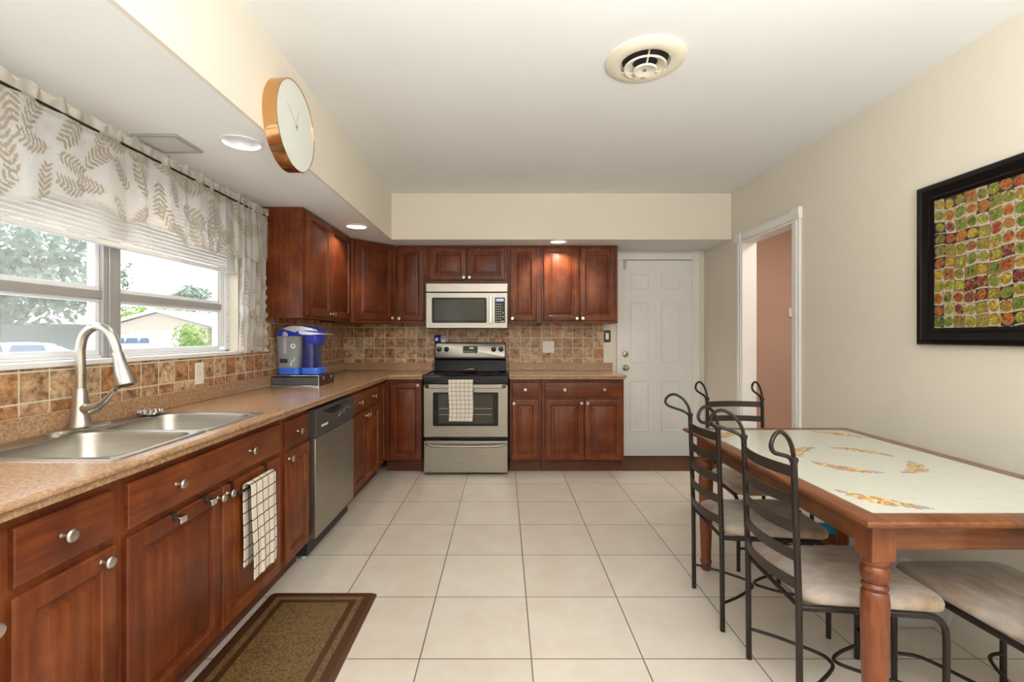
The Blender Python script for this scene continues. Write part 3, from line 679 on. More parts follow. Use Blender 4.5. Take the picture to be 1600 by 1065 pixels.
B().tube(spline([(-0.36, -0.03, 0.292), (-0.345, -0.048, 0.288), (-0.27, -0.060, 0.277), (0, -0.064, 0.275), (0.27, -0.060, 0.277), (0.345, -0.048, 0.288), (0.36, -0.03, 0.292)], 6), 0.0115, 12).build('drawer_handle', M['stainless'], dw)
for x in (-0.34, 0.34):
    for y in (0.08, 0.55): B().lathe([(0.02, 0), (0.02, 0.022)], (x, y, 0), 'Z', 12).build('foot', M['blackmat'], t)
# small things on the range
t = thing('salt_shaker', 'small blue shaker on top of the stove', 'shaker', (-0.700, 4.945, 1.215), 0, 'shakers on the stove')
B().lathe([(0.024, 0), (0.030, 0.012), (0.028, 0.04), (0.032, 0.055), (0.024, 0.072), (0.008, 0.080)], seg=20).build('jar', M['blue'], t)
B().box(-0.012, 0.012, -0.034, -0.027, 0.020, 0.045).build('emblem', M['silver'], t)
B().lathe([(0.008, 0.078), (0.010, 0.082), (0.001, 0.088)], seg=12).build('cap', M['white'], t)
t = thing('salt_shaker', 'small white shaker on top of the stove', 'shaker', (-0.635, 4.945, 1.215), 0, 'shakers on the stove')
B().lathe([(0.024, 0), (0.026, 0.014), (0.023, 0.03), (0.027, 0.045), (0.022, 0.066), (0.005, 0.072)], seg=20).build('jar', M['white'], t)
B().lathe([(0.008, 0), (0.009, 0.004), (0.001, 0.008)], (0, -0.022, 0.046), '-Y', 12).build('emblem', M['blackmat'], t)
B().tube(spline([(0.024, 0, 0.05), (0.040, 0, 0.045), (0.045, 0, 0.025), (0.026, 0, 0.012)], 5), 0.005, 8).build('handle', M['white'], t)
b = thing('candle_holder', 'small orange tan holder at the right end of the stove top', 'holder', (-0.055, 4.945, 1.215))
B().box(-0.037, -0.004, -0.024, 0.024, 0, 0.045).box(0.004, 0.037, -0.024, 0.024, 0, 0.045).build('block', plain('tan_block', (0.60, 0.36, 0.16), 0.6), b, bevel=0.003)
B().box(-0.042, 0.042, -0.028, 0.028, 0.045, 0.055).box(-0.004, 0.004, -0.020, 0.020, 0, 0.055).build('lid', M['wicker'], b, bevel=0.002)
t = thing('spoon_rest', 'dark spoon rest with silver handle on the cooktop', 'spoon rest', (-0.33, 4.72, 0.916))
B().lathe([(0.045, 0), (0.062, 0.006), (0.066, 0.016), (0.062, 0.016), (0.045, 0.006), (0.001, 0.005)], seg=24).build('dish', plain('dark_red_ceramic', (0.06, 0.015, 0.012), 0.25), t)
B().tube(spline([(-0.065, 0.03, 0.018), (-0.02, 0.045, 0.030), (0.03, 0.045, 0.028), (0.07, 0.03, 0.040)], 5), [0.004]*4+[0.006]*6+[0.007]*6, 8).build('handle', M['chrome'], t)

# ------------------------------------------------------------------ microwave
t = thing('microwave', 'stainless over-the-range microwave above the stove', 'microwave', (-0.361, 4.60, 1.352))
mw = 0.4
B().box(-mw, mw, 0.02, 0.38, 0.004, 0.445).build('body', M['blackmat'], t)
g = B().box(-mw, mw, -0.008, 0.02, 0.360, 0.445).build('top_grille', M['stainless'], t, bevel=0.004)
dr = B().box(-mw, mw, -0.010, 0.02, 0.004, 0.354).build('door', M['stainless'], t, bevel=0.006)
def rslab(x0, x1, z0, z1, ya, yb, r): return [[(x, y, z) for x, z in rrect(x0, x1, z0, z1, r)] for y in (ya, yb)]
B().loft(rslab(-0.340, 0.195, 0.058, 0.305, -0.0105, -0.0125, 0.015)).build('window_surround', M['black'], dr)
B().loft(rslab(-0.315, 0.172, 0.082, 0.285, -0.012, -0.0135, 0.004)).build('window', M['darkglass'], dr)
B().box(0.222, 0.246, -0.045, -0.028, 0.055, 0.325).box(0.226, 0.242, -0.030, -0.008, 0.065, 0.085).box(0.226, 0.242, -0.030, -0.008, 0.295, 0.315).build('handle', M['chrome'], dr, bevel=0.004)
cp = B().loft(rslab(0.275, 0.375, 0.058, 0.305, -0.0105, -0.0125, 0.006)).build('control_panel', M['black'], t)
B().box(0.287, 0.362, -0.0135, -0.0125, 0.268, 0.293).build('display', M['lcdblue'], cp)
b = B()
for r in range(8):
    for c in range(3): b.box(0.286+c*0.020, 0.286+c*0.020+0.011, -0.0132, -0.0125, 0.068+r*0.024, 0.068+r*0.024+0.007)
for (x, z) in ((0.355, 0.155), (0.355, 0.118), (0.345, 0.072), (0.36, 0.072)): b.box(x-0.005, x+0.005, -0.0132, -0.0125, z-0.006, z+0.006)
b.build('keypad', M['legend'], cp)

# ------------------------------------------------------------------ dishwasher
t = thing('dishwasher', 'stainless dishwasher with dark control panel', 'dishwasher', (-1.115, 2.69, 0), H)
B().box(0.006, 0.706, 0.012, 0.56, 0.02, 0.868).build('tub', M['blackmat'], t)
dp = B().box(0.014, 0.700, -0.034, 0.012, 0.115, 0.690).build('door', M['stainless'], t, bevel=0.004)
cp = B().box(0.014, 0.700, -0.036, 0.012, 0.693, 0.858).build('control_panel', M['dwblack'], t, bevel=0.004)
# curved dark handle recess
arc = [(0.10+0.50*j/16, 0.835-0.042*math.sin(PI*j/16)) for j in range(17)]
B().loft([[(x, y, z) for x, z in ([(0.10, 0.838), ]+arc+[(0.60, 0.838)])] for y in (-0.0365, -0.0375)]).build('handle_recess', M['black'], cp)
B().loft([[(x, y, z) for x, z in ((0.30, 0.832), (0.42, 0.832), (0.40, 0.806), (0.32, 0.806))] for y in (-0.0375, -0.041)]).build('pull', M['blackmat'], cp)
text('lettering', 'FRIGIDAIRE', 0.021, plain('white_print', (0.8, 0.8, 0.8), 0.5), cp, (0.145, -0.0368, 0.748), (H, 0, 0))
b = B()
for (x, z) in ((0.38, 0.760), (0.40, 0.765), (0.42, 0.770), (0.41, 0.785), (0.475, 0.772), (0.49, 0.790), (0.50, 0.775), (0.53, 0.80), (0.575, 0.786), (0.60, 0.790)): b.box(x-0.006, x+0.006, -0.0368, -0.036, z-0.004, z+0.004)
b.build('button', M['legend'], cp)
B().box(0.02, 0.694, 0.03, 0.05, 0.02, 0.112).build('toe_panel', M['blackmat'], t)
for x in (0.03, 0.67): B().lathe([(0.014, 0), (0.014, 0.03)], (x, 0.04, 0), 'Z', 10).build('foot', M['white'], t)

# ------------------------------------------------------------------ towels
def drape(name, label, grp, loc, rz, width, front, back, matl, r=0.012):
    Lh = PI*r; tot = front+Lh+back
    def fn(U, V):
        s = V*tot
        y = np.where(s < front, -r, np.where(s < front+Lh, -r*np.cos((s-front)/r), r))
        z = np.where(s < front, s-front, np.where(s < front+Lh, r*np.sin(np.clip((s-front)/r, 0, PI)), -(s-front-Lh)))
        drop = np.clip(-z/front, 0, 1)
        wav = 0.006*np.sin(U*9+0.6)*drop+0.003*np.sin(U*23+2)*drop
        x = (U-0.5)*width*(1-0.03*drop)+0.008*drop*np.sin(3*V*PI)
        y = y-np.where(s < front, np.abs(wav)+0.004*drop, 0)
        return x, y, z
    o = sheet(name, fn, 40, 120, matl, None, uvs=(width, tot), solid=0.004, loc=loc)
    o.rotation_euler = (0, 0, rz); return tag(o, label, 'towel', grp)
tw = drape('dish_towel', 'white and grey checked towel hanging on the oven handle', 'checked dish towels', (-0.388, 4.35-0.077, 0.862), 0, 0.222, 0.35, 0.33, M['towel_grey'], 0.022)
# over-door towel bar and hooks on the sink cabinet (local to the room)
hk_lab = ['silver over-door hook on the sink cabinet door, left one', 'silver over-door hook on the sink cabinet door, right one beside the knobs']
for i, y in enumerate((1.565, 1.73)):
    t = thing('door_hook', hk_lab[i], 'hook', (-1.095, y, 0.69), H, 'hooks over the sink cabinet door')
    B().box(-0.012, 0.012, -0.001, 0.018, 0.0005, 0.003).box(-0.010, 0.010, -0.004, -0.0012, -0.022, 0.003).build('strap', M['blackmat'], t)
    B().box(-0.016, 0.016, -0.030, -0.004, -0.012, -0.008).box(-0.016, 0.016, -0.033, -0.028, -0.030, -0.008).build('hook_lip', M['chrome'], t, bevel=0.002)
t = thing('towel_bar', 'dark over-door towel bar on the right sink cabinet door', 'towel bar', (-1.095, 2.03, 0.69), H)
B().tube([(-0.145, -0.034, -0.040), (0.145, -0.034, -0.040)], 0.006, 10).build('bar', M['blackmat'], t)
for x in (-0.135, 0.135): B().box(x-0.009, x+0.009, -0.003, -0.0005, -0.046, 0.003).box(x-0.009, x+0.009, -0.0005, 0.018, 0.0005, 0.003).box(x-0.009, x+0.009, -0.036, -0.003, -0.046, -0.040).build('strap', M['iron'], t)
drape('dish_towel', 'cream and brown checked towel hanging on the sink cabinet', 'checked dish towels', (-1.095+0.036, 2.045, 0.655), H, 0.205, 0.385, 0.335, M['towel_brown'], 0.017)

# ------------------------------------------------------------------ coffee maker on drawer tray
t = thing('pod_drawer', 'low black pod drawer stand under the blue coffee maker', 'drawer stand', (-1.492, 3.515, CZ))
hx, hy = 0.170, 0.155
B().box(-hx, hx, -hy, hy, 0, 0.006).box(-hx, hx, -hy, hy, 0.072, 0.078).box(-hx, -hx+0.006, -hy, hy, 0.006, 0.072).box(-hx, hx, -hy, -hy+0.004, 0.010, 0.064).box(-hx, hx, hy-0.004, hy, 0.006, 0.072).build('case', plain('grey_black_metal', (0.10, 0.105, 0.12), 0.35, 0.4), t, bevel=0.002)
B().tube([(-hx, -hy, 0.078), (hx, -hy, 0.078), (hx, hy, 0.078)], 0.0022, 8).tube([(-hx, -hy-0.001, 0.004), (hx, -hy-0.001, 0.004), (hx, hy, 0.004)], 0.0022, 8).tube([(hx, -hy, 0), (hx, -hy, 0.078)], 0.0022, 8).build('rail', M['chrome'], t)
for (y0, y1) in ((-hy+0.008, -0.004), (0.004, hy-0.008)):
    d = B().box(hx-0.30, hx+0.001, y0, y1, 0.010, 0.068).build('drawer', plain('dark_maroon_drawer', (0.05, 0.012, 0.012), 0.35), t, bevel=0.002)
    cy = (y0+y1)/2; B().tube(spline([(hx+0.003, cy-0.016, 0.066), (hx+0.003, cy, 0.045), (hx+0.003, cy+0.016, 0.066)], 6), 0.003, 8).build('finger_notch', M['chrome'], d)
t = thing('coffee_maker', 'cobalt blue single-serve coffee maker with clear water tank', 'coffee maker', (-1.49, 3.50, CZ+0.082))
def rbox(x0, x1, y0, y1, z0, z1, r, tx=0.0):
    return [rrect(x0+tx, x1-tx, y0, y1, r, z0), rrect(x0+tx*0.5, x1-tx*0.5, y0, y1, r, (z0+z1)/2), rrect(x0, x1, y0, y1, r, z1)]
B().loft(rbox(-0.15, 0.005, -0.10, 0.09, 0, 0.048, 0.03)).build('tank_base', M['blue_l'], t, bevel=0.004)
B().loft(rbox(0.008, 0.150, -0.09, 0.09, 0, 0.048, 0.04)).build('drip_tray', M['blue_l'], t, bevel=0.004)
rs = B().loft(rbox(-0.172, 0.016, -0.105, 0.09, 0.048, 0.278, 0.05, 0.018)).build('water_tank', M['reservoir'], t)
B().loft(rbox(-0.140, -0.02, -0.07, 0.07, 0.052, 0.150, 0.03, 0.006)).build('water', glass('water', (0.35, 0.42, 0.52), 0.5, 0.1), rs)
B().box(-0.125, -0.070, -0.1085, -0.103, 0.085, 0.115).build('tank_label', M['blackmat'], rs)
B().box(-0.100, -0.078, -0.108, -0.104, 0.15, 0.27).build('fill_stripe', M['silver'], rs)
B().lathe([(0.018, 0.1045), (0.018, 0.1085), (0.010, 0.1085), (0.010, 0.1045)], (-0.030, 0, 0.207), '-Y', 20, False, False).build('emblem', M['white'], rs)
B().tube(spline([(-0.045, -0.107, 0.06), (-0.043, -0.107, 0.09), (-0.022, -0.107, 0.105), (-0.018, -0.107, 0.125)], 5), 0.004, 8).build('level_mark', M['white'], rs)
B().loft(rbox(0.012, 0.112, -0.075, 0.09, 0.048, 0.30, 0.035)).build('column', M['navy'], t)
B().loft([rrect(0.035, 0.140, -0.075, 0.075, 0.045, 0.222), rrect(0.025, 0.150, -0.085, 0.085, 0.05, 0.24), rrect(0.022, 0.152, -0.09, 0.09, 0.05, 0.285)]).build('brew_head', M['blue'], t)
lidp = [(-0.168, 0.278), (-0.160, 0.300), (-0.135, 0.325), (-0.09, 0.345), (-0.035, 0.356), (0.03, 0.354), (0.09, 0.342), (0.135, 0.325), (0.150, 0.312), (0.150, 0.290), (0.03, 0.278)]
lid = B().loft([[(x*s, y, 0.278+(z-0.278)*s) for x, z in lidp] for y, s in ((-0.100, 0.86), (-0.088, 0.97), (-0.05, 1.0), (0.05, 1.0), (0.08, 0.97), (0.09, 0.86))]).build('lid', M['blue'], t)
B().loft([[(x, y, z) for x, z in [(-0.115, 0.333), (-0.05, 0.352), (0.03, 0.352), (0.10, 0.336), (0.145, 0.316), (0.10, 0.318), (0.02, 0.318), (-0.02, 0.306)]] for y in (-0.104, -0.09)]).build('silver_band', M['silver'], t, bevel=0.002)
B().loft([[(x, y, z) for x, z in [(-0.105, 0.278), (-0.105, 0.300), (-0.090, 0.314), (-0.072, 0.300), (-0.070, 0.278)]] for y in (-0.111, -0.098)]).build('tank_clip', M['silver'], t, bevel=0.003)
B().loft([[(x, y, z) for x, z in [(0.008, 0.300), (0.012, 0.315), (0.03, 0.320), (0.10, 0.308), (0.185, 0.297), (0.185, 0.291), (0.10, 0.286), (0.03, 0.288)]] for y in (-0.108, -0.092)]).box(0.172, 0.185, -0.10, 0.09, 0.290, 0.298).build('handle', M['silver'], t, bevel=0.003)

# ------------------------------------------------------------------ curtain + blind
def sprigs(n, w, h, seed, size=(0.15, 0.21)):
    R = np.random.RandomState(seed); out = []; cells = max(1, int(w/0.15)); rows = max(1, int(h/0.13))
    for i in range(cells):
        for j in range(rows):
            out.append(((i+0.5+R.uniform(-0.25, 0.25))*w/cells, (j+0.5+R.uniform(-0.25, 0.25))*h/rows, R.uniform(0, 2*PI), R.uniform(*size)))
    return out
def leaf_field(A, Bc, sp):
    out = np.zeros_like(A)
    for (cu, cv, an, L) in sp:
        m = (np.abs(A-cu) < L*0.8) & (np.abs(Bc-cv) < L*0.8)
        if not m.any(): continue
        du, dv = A[m]-cu, Bc[m]-cv
        s = (du*math.cos(an)+dv*math.sin(an))/L; t = (-du*math.sin(an)+dv*math.cos(an))/L
        t = t-0.25*s*s
        val = ((np.abs(t) < 0.012) & (np.abs(s) < 0.5)).astype(float)
        for k in range(7):
            s0 = -0.40+0.135*k; ln = 0.34*(1-0.5*abs(k-2.5)/4)
            for sg in (-1, 1):
                a = math.radians(48)
                lx = (s-s0)*math.cos(a)+sg*t*math.sin(a); ly = -(s-s0)*math.sin(a)+sg*t*math.cos(a)
                val = np.maximum(val, (((lx-ln/2)/(ln/2))**2+(ly/0.040)**2 < 1).astype(float))
        out[m] = np.maximum(out[m], val)
    return out
cur = thing('curtain', 'sheer leaf-patterned valance and side panel over the window', 'curtain', (-1.635, 1.6, 2.106))
VA, VB = -0.10, 3.265
def vfold(Yp, d):
    # gathers: tight near the right end, loose elsewhere
    p = Yp*17+1.6*np.sin(Yp*3.1)+0.9*np.sin(Yp*7.3+1)
    k = np.clip((Yp-1.6)/1.4, 0, 1)
    return (0.005+0.017*k)*np.sin(p)*(0.35+0.65*d)+0.005*np.sin(Yp*43+2*np.sin(Yp*5))+0.003*k*np.sin(Yp*97+3*np.sin(Yp*4))
LEN = VB-VA
def val_fn(U, V):
    Yp = VA+U*LEN; hem = 0.335+0.022*np.sin(Yp*5.2+0.5)+0.014*np.sin(Yp*13)+0.012*np.sin(Yp*29)
    z = 0.045-V*(hem+0.045)
    d = np.clip(-z/0.3, 0, 1)
    x = vfold(Yp, d)+0.022*np.exp(-((z)/0.02)**2)*0+0.012*d
    top = np.clip((z+0.01)/0.05, 0, 1)
    z = z+top*(0.010*np.sin(Yp*55)+0.006*np.sin(Yp*91))
    x = x+top*0.010*np.sin(Yp*70)
    return x, Yp-1.6, z
nu, nv = 820, 100
U, V = np.meshgrid(np.linspace(0, 1, nu), np.linspace(0, 1, nv))
pat = leaf_field(U*LEN*1.25, V*0.38, sprigs(0, LEN*1.25, 0.40, 3))
pat = np.where(V < 0.13, 0.5+0.3*np.sin(U*400), pat)
pat = np.where(V > 0.955, np.maximum(pat, 0.5), pat)
sheet('valance', val_fn, nu, nv, M['sheer'], cur, np.repeat(pat[..., None], 3, -1))
def pan_fn(U, V):
    Yp = 2.945+U*0.32; z = 0.03-V*0.955
    x = 0.020*np.sin(U*30+0.6*np.sin(V*4))+0.010*np.sin(U*61+1)-0.012
    ruff = np.clip((U-0.86)/0.14, 0, 1)
    return x+ruff*0.018*np.sin(V*95), Yp-1.6+ruff*0.016*np.sin(V*70+1)-0.04*(1-U)*np.clip(V, 0, 1)*0.6, z+0.01*np.sin(U*20)*V
nu, nv = 120, 240
U, V = np.meshgrid(np.linspace(0, 1, nu), np.linspace(0, 1, nv))
pat = leaf_field(U*0.75, V*0.95, sprigs(0, 0.75, 0.95, 11))
sheet('side_panel', pan_fn, nu, nv, M['sheer'], cur, np.repeat(pat[..., None], 3, -1))
B().tube([(-0.002, VA-1.6, 0.0), (-0.002, VB-1.6, 0.0)], 0.006, 8).tube([(0.002, VB-1.6-0.005, 0.0), (-0.062, VB-1.6-0.005, 0.0)], 0.006, 8).lathe([(0.008, 0), (0.014, 0.01), (0.012, 0.022), (0.001, 0.028)], (0.002, VB-1.6+0.028, 0), 'Y', 12).build('rod', M['iron'], cur)
bl = thing('window_blind', 'white horizontal slat blind half raised behind the valance', 'blind', (-1.715, 1.45, 1.67))
y0, y1 = WY0+0.02-1.45, WY1-0.015-1.45
B().box(-0.02, 0.022, y0, y1, 0.40, 0.44).build('head_rail', M['white'], bl, bevel=0.003)
b = B(); ca_, sa_ = math.cos(math.radians(68)), math.sin(math.radians(68))
for i in range(19):
    z = 0.038+i*0.0195; w2 = 0.0125
    pr = [(-w2*ca_, z+w2*sa_), (0.002, z+0.003), (w2*ca_, z-w2*sa_), (w2*ca_+0.001, z-w2*sa_+0.0008), (0.003, z+0.0042), (-w2*ca_+0.001, z+w2*sa_+0.0008)]
    b.prism([(x, zz) for x, zz in pr], y0, y1, 'Y')
b.build('slats', M['blind'], bl)
B().box(-0.014, 0.016, y0, y1, 0.0, 0.022).build('bottom_rail', M['blind'], bl, bevel=0.003)
for y in (2.26, 2.88, 1.15, 0.3):
    b = B()
    for i in range(10): b.box(0.018, 0.0205, y-1.45-0.003, y-1.45+0.003, 0.022+i*0.04, 0.036+i*0.04)
    b.tube([(0.0185, y-1.45, 0.0), (0.0185, y-1.45, 0.42)], 0.001, 6).build('ladder_cord', M['white'], bl)
for y in (1.55, 2.50): B().box(0.012, 0.024, y-1.45-0.03, y-1.45+0.03, -0.004, 0.016).build('bottom_clip', glass('clip', (0.8, 0.85, 0.85), 0.5, 0.2), bl)

# ------------------------------------------------------------------ wall clock
t = thing('wall_clock', 'round rose gold wall clock on the soffit', 'clock', (SX, 2.25, 2.28))
R_ = 0.208
B().lathe([(R_, 0.0), (R_, 0.062), (R_-0.004, 0.064), (R_-0.005, 0.058)], axis='X', seg=64, cap0=True, cap1=False).build('rim', M['gold'], t)
B().lathe([(R_-0.004, 0.050), (R_-0.004, 0.0585), (0.001, 0.0585)], axis='X', seg=64).build('face', M['clockface'], t)
def hand(a, L, w):
    c, s = math.cos(a), math.sin(a)   # a from up, positive toward +Y
    pts = [(-0.02, -w), (-0.02, w), (L, w*0.7), (L, -w*0.7)]
    return B().loft([[(x, s*u+c*v, c*u-s*v) for u, v in pts] for x in (0.0595, 0.0605)])
hand(math.radians(-52), 0.12, 0.003).build('minute_hand', M['taupe'], t); hand(math.radians(16), 0.085, 0.003).build('hour_hand', M['taupe'], t)
B().lathe([(0.007, 0.0585), (0.007, 0.064), (0.001, 0.065)], axis='X', seg=16).build('hub', plain('hub_grey', (0.3, 0.3, 0.27), 0.4), t)

# ------------------------------------------------------------------ ceiling vents
t = thing('ceiling_vent', 'round cream ceiling air vent with rust stains', 'air vent', (0.683, 2.275, ZC))
def rusty():
    m, nt, b = newmat('cream_rusted_enamel')
    n = noise(nt, objco(nt), 9, 5, 0.7)
    nt.links.new(ramp(nt, n, [(0.36, (0.45, 0.24, 0.10)), (0.42, (0.72, 0.63, 0.48)), (0.5, (0.80, 0.76, 0.64))]), b.inputs['Base Color']); b.inputs['Roughness'].default_value = 0.4; return m
RU = rusty()
B().lathe([(0.190, 0.0), (0.187, -0.010), (0.170, -0.020), (0.140, -0.026), (0.118, -0.020), (0.108, 0.0)], seg=56, cap0=False, cap1=False).build('flange', M['creamvent'], t)
B().lathe([(0.110, -0.001), (0.001, -0.001)], seg=40, cap0=False, cap1=True).build('duct_shade_disc', M['blackmat'], t)  # flat black disc, the shade inside the duct painted as colour
B().lathe([(0.100, -0.034), (0.096, -0.042), (0.060, -0.020), (0.058, -0.012)], seg=48, cap0=False, cap1=False).build('louvre_ring', RU, t)
B().lathe([(0.056, -0.048), (0.052, -0.056), (0.030, -0.048), (0.012, -0.044), (0.001, -0.044)], seg=40, cap0=False, cap1=True).build('centre_cone', RU, t)
B().lathe([(0.008, -0.044), (0.008, -0.054), (0.001, -0.056)], seg=12, cap0=False).build('screw', M['steel'], t)
b = B()
for i in range(3):
    a = i*2*PI/3+0.4; c, s = math.cos(a), math.sin(a)
    b.tube([(0.05*c, 0.05*s, -0.047), (0.09*c, 0.09*s, -0.036), (0.125*c, 0.125*s, -0.020)], 0.004, 6)
b.build('strut', RU, t)
t = thing('soffit_register', 'square metal air register in the soffit above the curtain', 'air vent', (-1.568, 2.20, ZS))
B().box(-0.10, 0.10, -0.10, -0.085, -0.012, 0).box(-0.10, 0.10, 0.085, 0.10, -0.012, 0).box(-0.10, -0.085, -0.085, 0.085, -0.012, 0).box(0.085, 0.10, -0.085, 0.085, -0.012, 0).build('frame', M['alum'], t, bevel=0.003)
B().box(-0.085, 0.085, -0.085, 0.085, -0.005, -0.001).build('panel', plain('pale_diffuser', (0.68, 0.69, 0.66), 0.35), t)

# ------------------------------------------------------------------ wall plates
t = thing('light_switch', 'dark framed light switch beside the white door', 'light switch', (1.098, YB, 1.28))
B().box(-0.038, 0.038, -0.008, -0.0005, -0.062, 0.062).build('plate', plain('dark_bronze_plate', (0.035, 0.02, 0.015), 0.35), t, bevel=0.003)
B().box(-0.017, 0.017, -0.012, -0.008, -0.034, 0.034).build('rocker', M['tongue'], t, bevel=0.002)
t = thing('outlet_plate', 'ivory double wall plate on tile right of the stove', 'outlet', (0.474, YB-0.012, 1.165), 0, 'outlet plates')
B().box(-0.062, 0.062, -0.008, -0.0005, -0.062, 0.062).build('plate', M['ivory'], t, bevel=0.003)
B().box(-0.044, -0.014, -0.011, -0.008, -0.036, 0.036).build('receptacle', M['tongue'], t, bevel=0.002)
B().box(0.024, 0.036, -0.020, -0.008, -0.006, 0.010).build('toggle', M['tongue'], t, bevel=0.002)
B().box(-0.034, -0.031, -0.0115, -0.0108, 0.012, 0.022).box(-0.026, -0.023, -0.0115, -0.0108, 0.012, 0.022).box(-0.034, -0.031, -0.0115, -0.0108, -0.020, -0.010).box(-0.026, -0.023, -0.0115, -0.0108, -0.020, -0.010).build('slot', M['blackmat'], t)
t = thing('outlet_plate', 'ivory wall plate on tile under the window', 'outlet', (XL+0.012, 2.604, 1.074), H, 'outlet plates')
B().box(-0.036, 0.036, -0.007, -0.0005, -0.060, 0.060).build('plate', M['ivory'], t, bevel=0.003)
B().lathe([(0.004, 0.007), (0.004, 0.009)], (0, 0, 0), '-Y', 10).build('screw', M['steel'], t)
t = thing('thermostat', 'square white thermostat on the pink hallway wall', 'thermostat', (3.005, 4.9, 1.527))
B().box(-0.04, 0.04, -0.018, -0.0005, -0.045, 0.045).build('plate', M['white'], t, bevel=0.003)
B().lathe([(0.028, 0.018), (0.026, 0.034), (0.001, 0.036)], (0.02, 0, 0), '-Y', 24).build('dial', M['taupe'], t)

# ------------------------------------------------------------------ floor mat
t = thing('floor_mat', 'brown cushioned kitchen mat on the tile by the sink cabinet', 'mat', (-0.888, 1.905, 0))
mx, my = 0.262, 0.43
B().loft([rrect(-mx, mx, -my, my, 0.02, 0.0), rrect(-mx, mx, -my, my, 0.02, 0.005), rrect(-mx+0.018, mx-0.018, -my+0.018, my-0.018, 0.012, 0.016)]).build('base', M['mat_edge'], t)
ci = 0.105
B().loft([rrect(-mx+ci, mx-ci, -my+ci, my-ci, 0.006, z, 2) for z in (0.0155, 0.0175)]).build('woven_centre', M['mat_weave'], t)
b = B(); o, w2 = 0.052, 0.026
b.box(-mx+o, mx-o, -my+o, -my+o+w2, 0.0155, 0.0172).box(-mx+o, mx-o, my-o-w2, my-o, 0.0155, 0.0172).box(-mx+o, -mx+o+w2, -my+o+w2, my-o-w2, 0.0155, 0.0172).box(mx-o-w2, mx-o, -my+o+w2, my-o-w2, 0.0155, 0.0172)
b.build('chain_border', M['mat_weave'], t)

# ------------------------------------------------------------------ dining table
TX0, TX1, TY0, TY1, TZ = 1.02, 1.955, 1.318, 2.68, 0.76
t = thing('dining_table', 'red oak dining table with cream tiled top', 'table', ((TX0+TX1)/2, (TY0+TY1)/2, 0))
hx, hy = (TX1-TX0)/2, (TY1-TY0)/2; bw = 0.066
def edge_ring():
    lp = []
    for (i, z) in ((bw, 0.732), (0.022, 0.732), (0.016, 0.735), (0.012, 0.741), (0.0, 0.744), (-0.001, 0.752), (0.004, 0.758), (0.010, TZ), (bw, TZ)):
        lp.append([(-hx+i, -hy+i, z), (hx-i, -hy+i, z), (hx-i, hy-i, z), (-hx+i, hy-i, z)])
    return lp
B().loft(edge_ring(), closed=True).build('top_frame', M['oak'], t, smooth=30)
tx, ty = hx-bw, hy-bw
nu, nv = 200, 300
U, V = np.meshgrid(np.linspace(-tx, tx, nu), np.linspace(-ty, ty, nv))
pat = np.ones((nv, nu, 3))*np.array([0.60, 0.60, 0.51])
g = np.minimum.reduce([np.abs(((U+tx) % 0.1335)), np.abs(((V+ty) % 0.1230))])
pat[g < 0.0009] *= 0.94
FC = [(0.78, 0.50, 0.10), (0.62, 0.16, 0.07), (0.70, 0.33, 0.10), (0.30, 0.36, 0.10), (0.34, 0.30, 0.30), (0.80, 0.62, 0.22), (0.45, 0.14, 0.10), (0.22, 0.30, 0.12)]
def swag(cx, cy, rad, a0, a1, n, wid):
    for i in range(n):
        f = RNG.uniform(0, 1); a = a0+(a1-a0)*f; w_ = wid*(math.sin(PI*f)**0.7)
        r = rad+RNG.uniform(-1, 1)*w_
        px, py = cx+r*math.cos(a), cy+r*math.sin(a); rr = RNG.uniform(0.004, 0.010)*(0.5+0.6*math.sin(PI*f))
        m = ((U-px)**2+(V-py)**2 < rr*rr)
        c = np.array(FC[RNG.randint(len(FC))] if 0.15 < f < 0.85 else FC[4])
        pat[m] = c*RNG.uniform(0.8, 1.15)
for q in range(4):
    a = PI/4+q*PI/2; swag(0, 0, 0.205, a-0.62, a+0.62, 260, 0.028)
for sx in (-1, 1):
    for sy in (-1, 1):
        a = math.atan2(-sy, -sx)  # toward the centre
        cx, cy = sx*(tx-0.30), sy*(ty-0.30); b_ = math.atan2(sy, sx)
        swag(cx, cy, 0.275, b_-0.46, b_+0.46, 300, 0.030)
sheet('tile_inlay', lambda a, b: ((a*2-1)*tx, (b*2-1)*ty, a*0+TZ-0.001), nu, nv, M['tabletile'], t, pat)
B().box(-tx-0.01, tx+0.01, -ty-0.01, ty+0.01, 0.735, 0.756).build('underlay', M['oak'], t)
lx0, ly0, lw = hx-0.0575, hy-0.057, 0.070
for s in (-1, 1):
    B().box(-lx0+lw, lx0-lw, s*(ly0-0.012)-0.011, s*(ly0-0.012)+0.011, 0.655, 0.732).build('apron', M['oak_x'], t, bevel=0.002)
    B().box(s*(lx0-0.012)-0.011, s*(lx0-0.012)+0.011, -ly0+lw, ly0-lw, 0.655, 0.732).build('apron', M['oak'], t, bevel=0.002)
for sx in (-1, 1):
    for sy in (-1, 1):
        cx, cy = sx*(lx0-lw/2), sy*(ly0-lw/2)
        b = B().box(cx-lw/2, cx+lw/2, cy-lw/2, cy+lw/2, 0.618, 0.732)
        b.lathe([(0.024, 0.0), (0.026, 0.01), (0.0255, 0.03), (0.030, 0.040), (0.031, 0.050), (0.026, 0.060), (0.027, 0.09), (0.034, 0.30), (0.0365, 0.42), (0.037, 0.49), (0.035, 0.515), (0.028, 0.523), (0.035, 0.531), (0.036, 0.537), (0.029, 0.545), (0.036, 0.556), (0.039, 0.572), (0.037, 0.588), (0.030, 0.597), (0.035, 0.604), (0.036, 0.612), (0.032, 0.620)], (cx, cy, 0), 'Z', 28)
        b.build('leg', M['oak_z'], t, smooth=40)

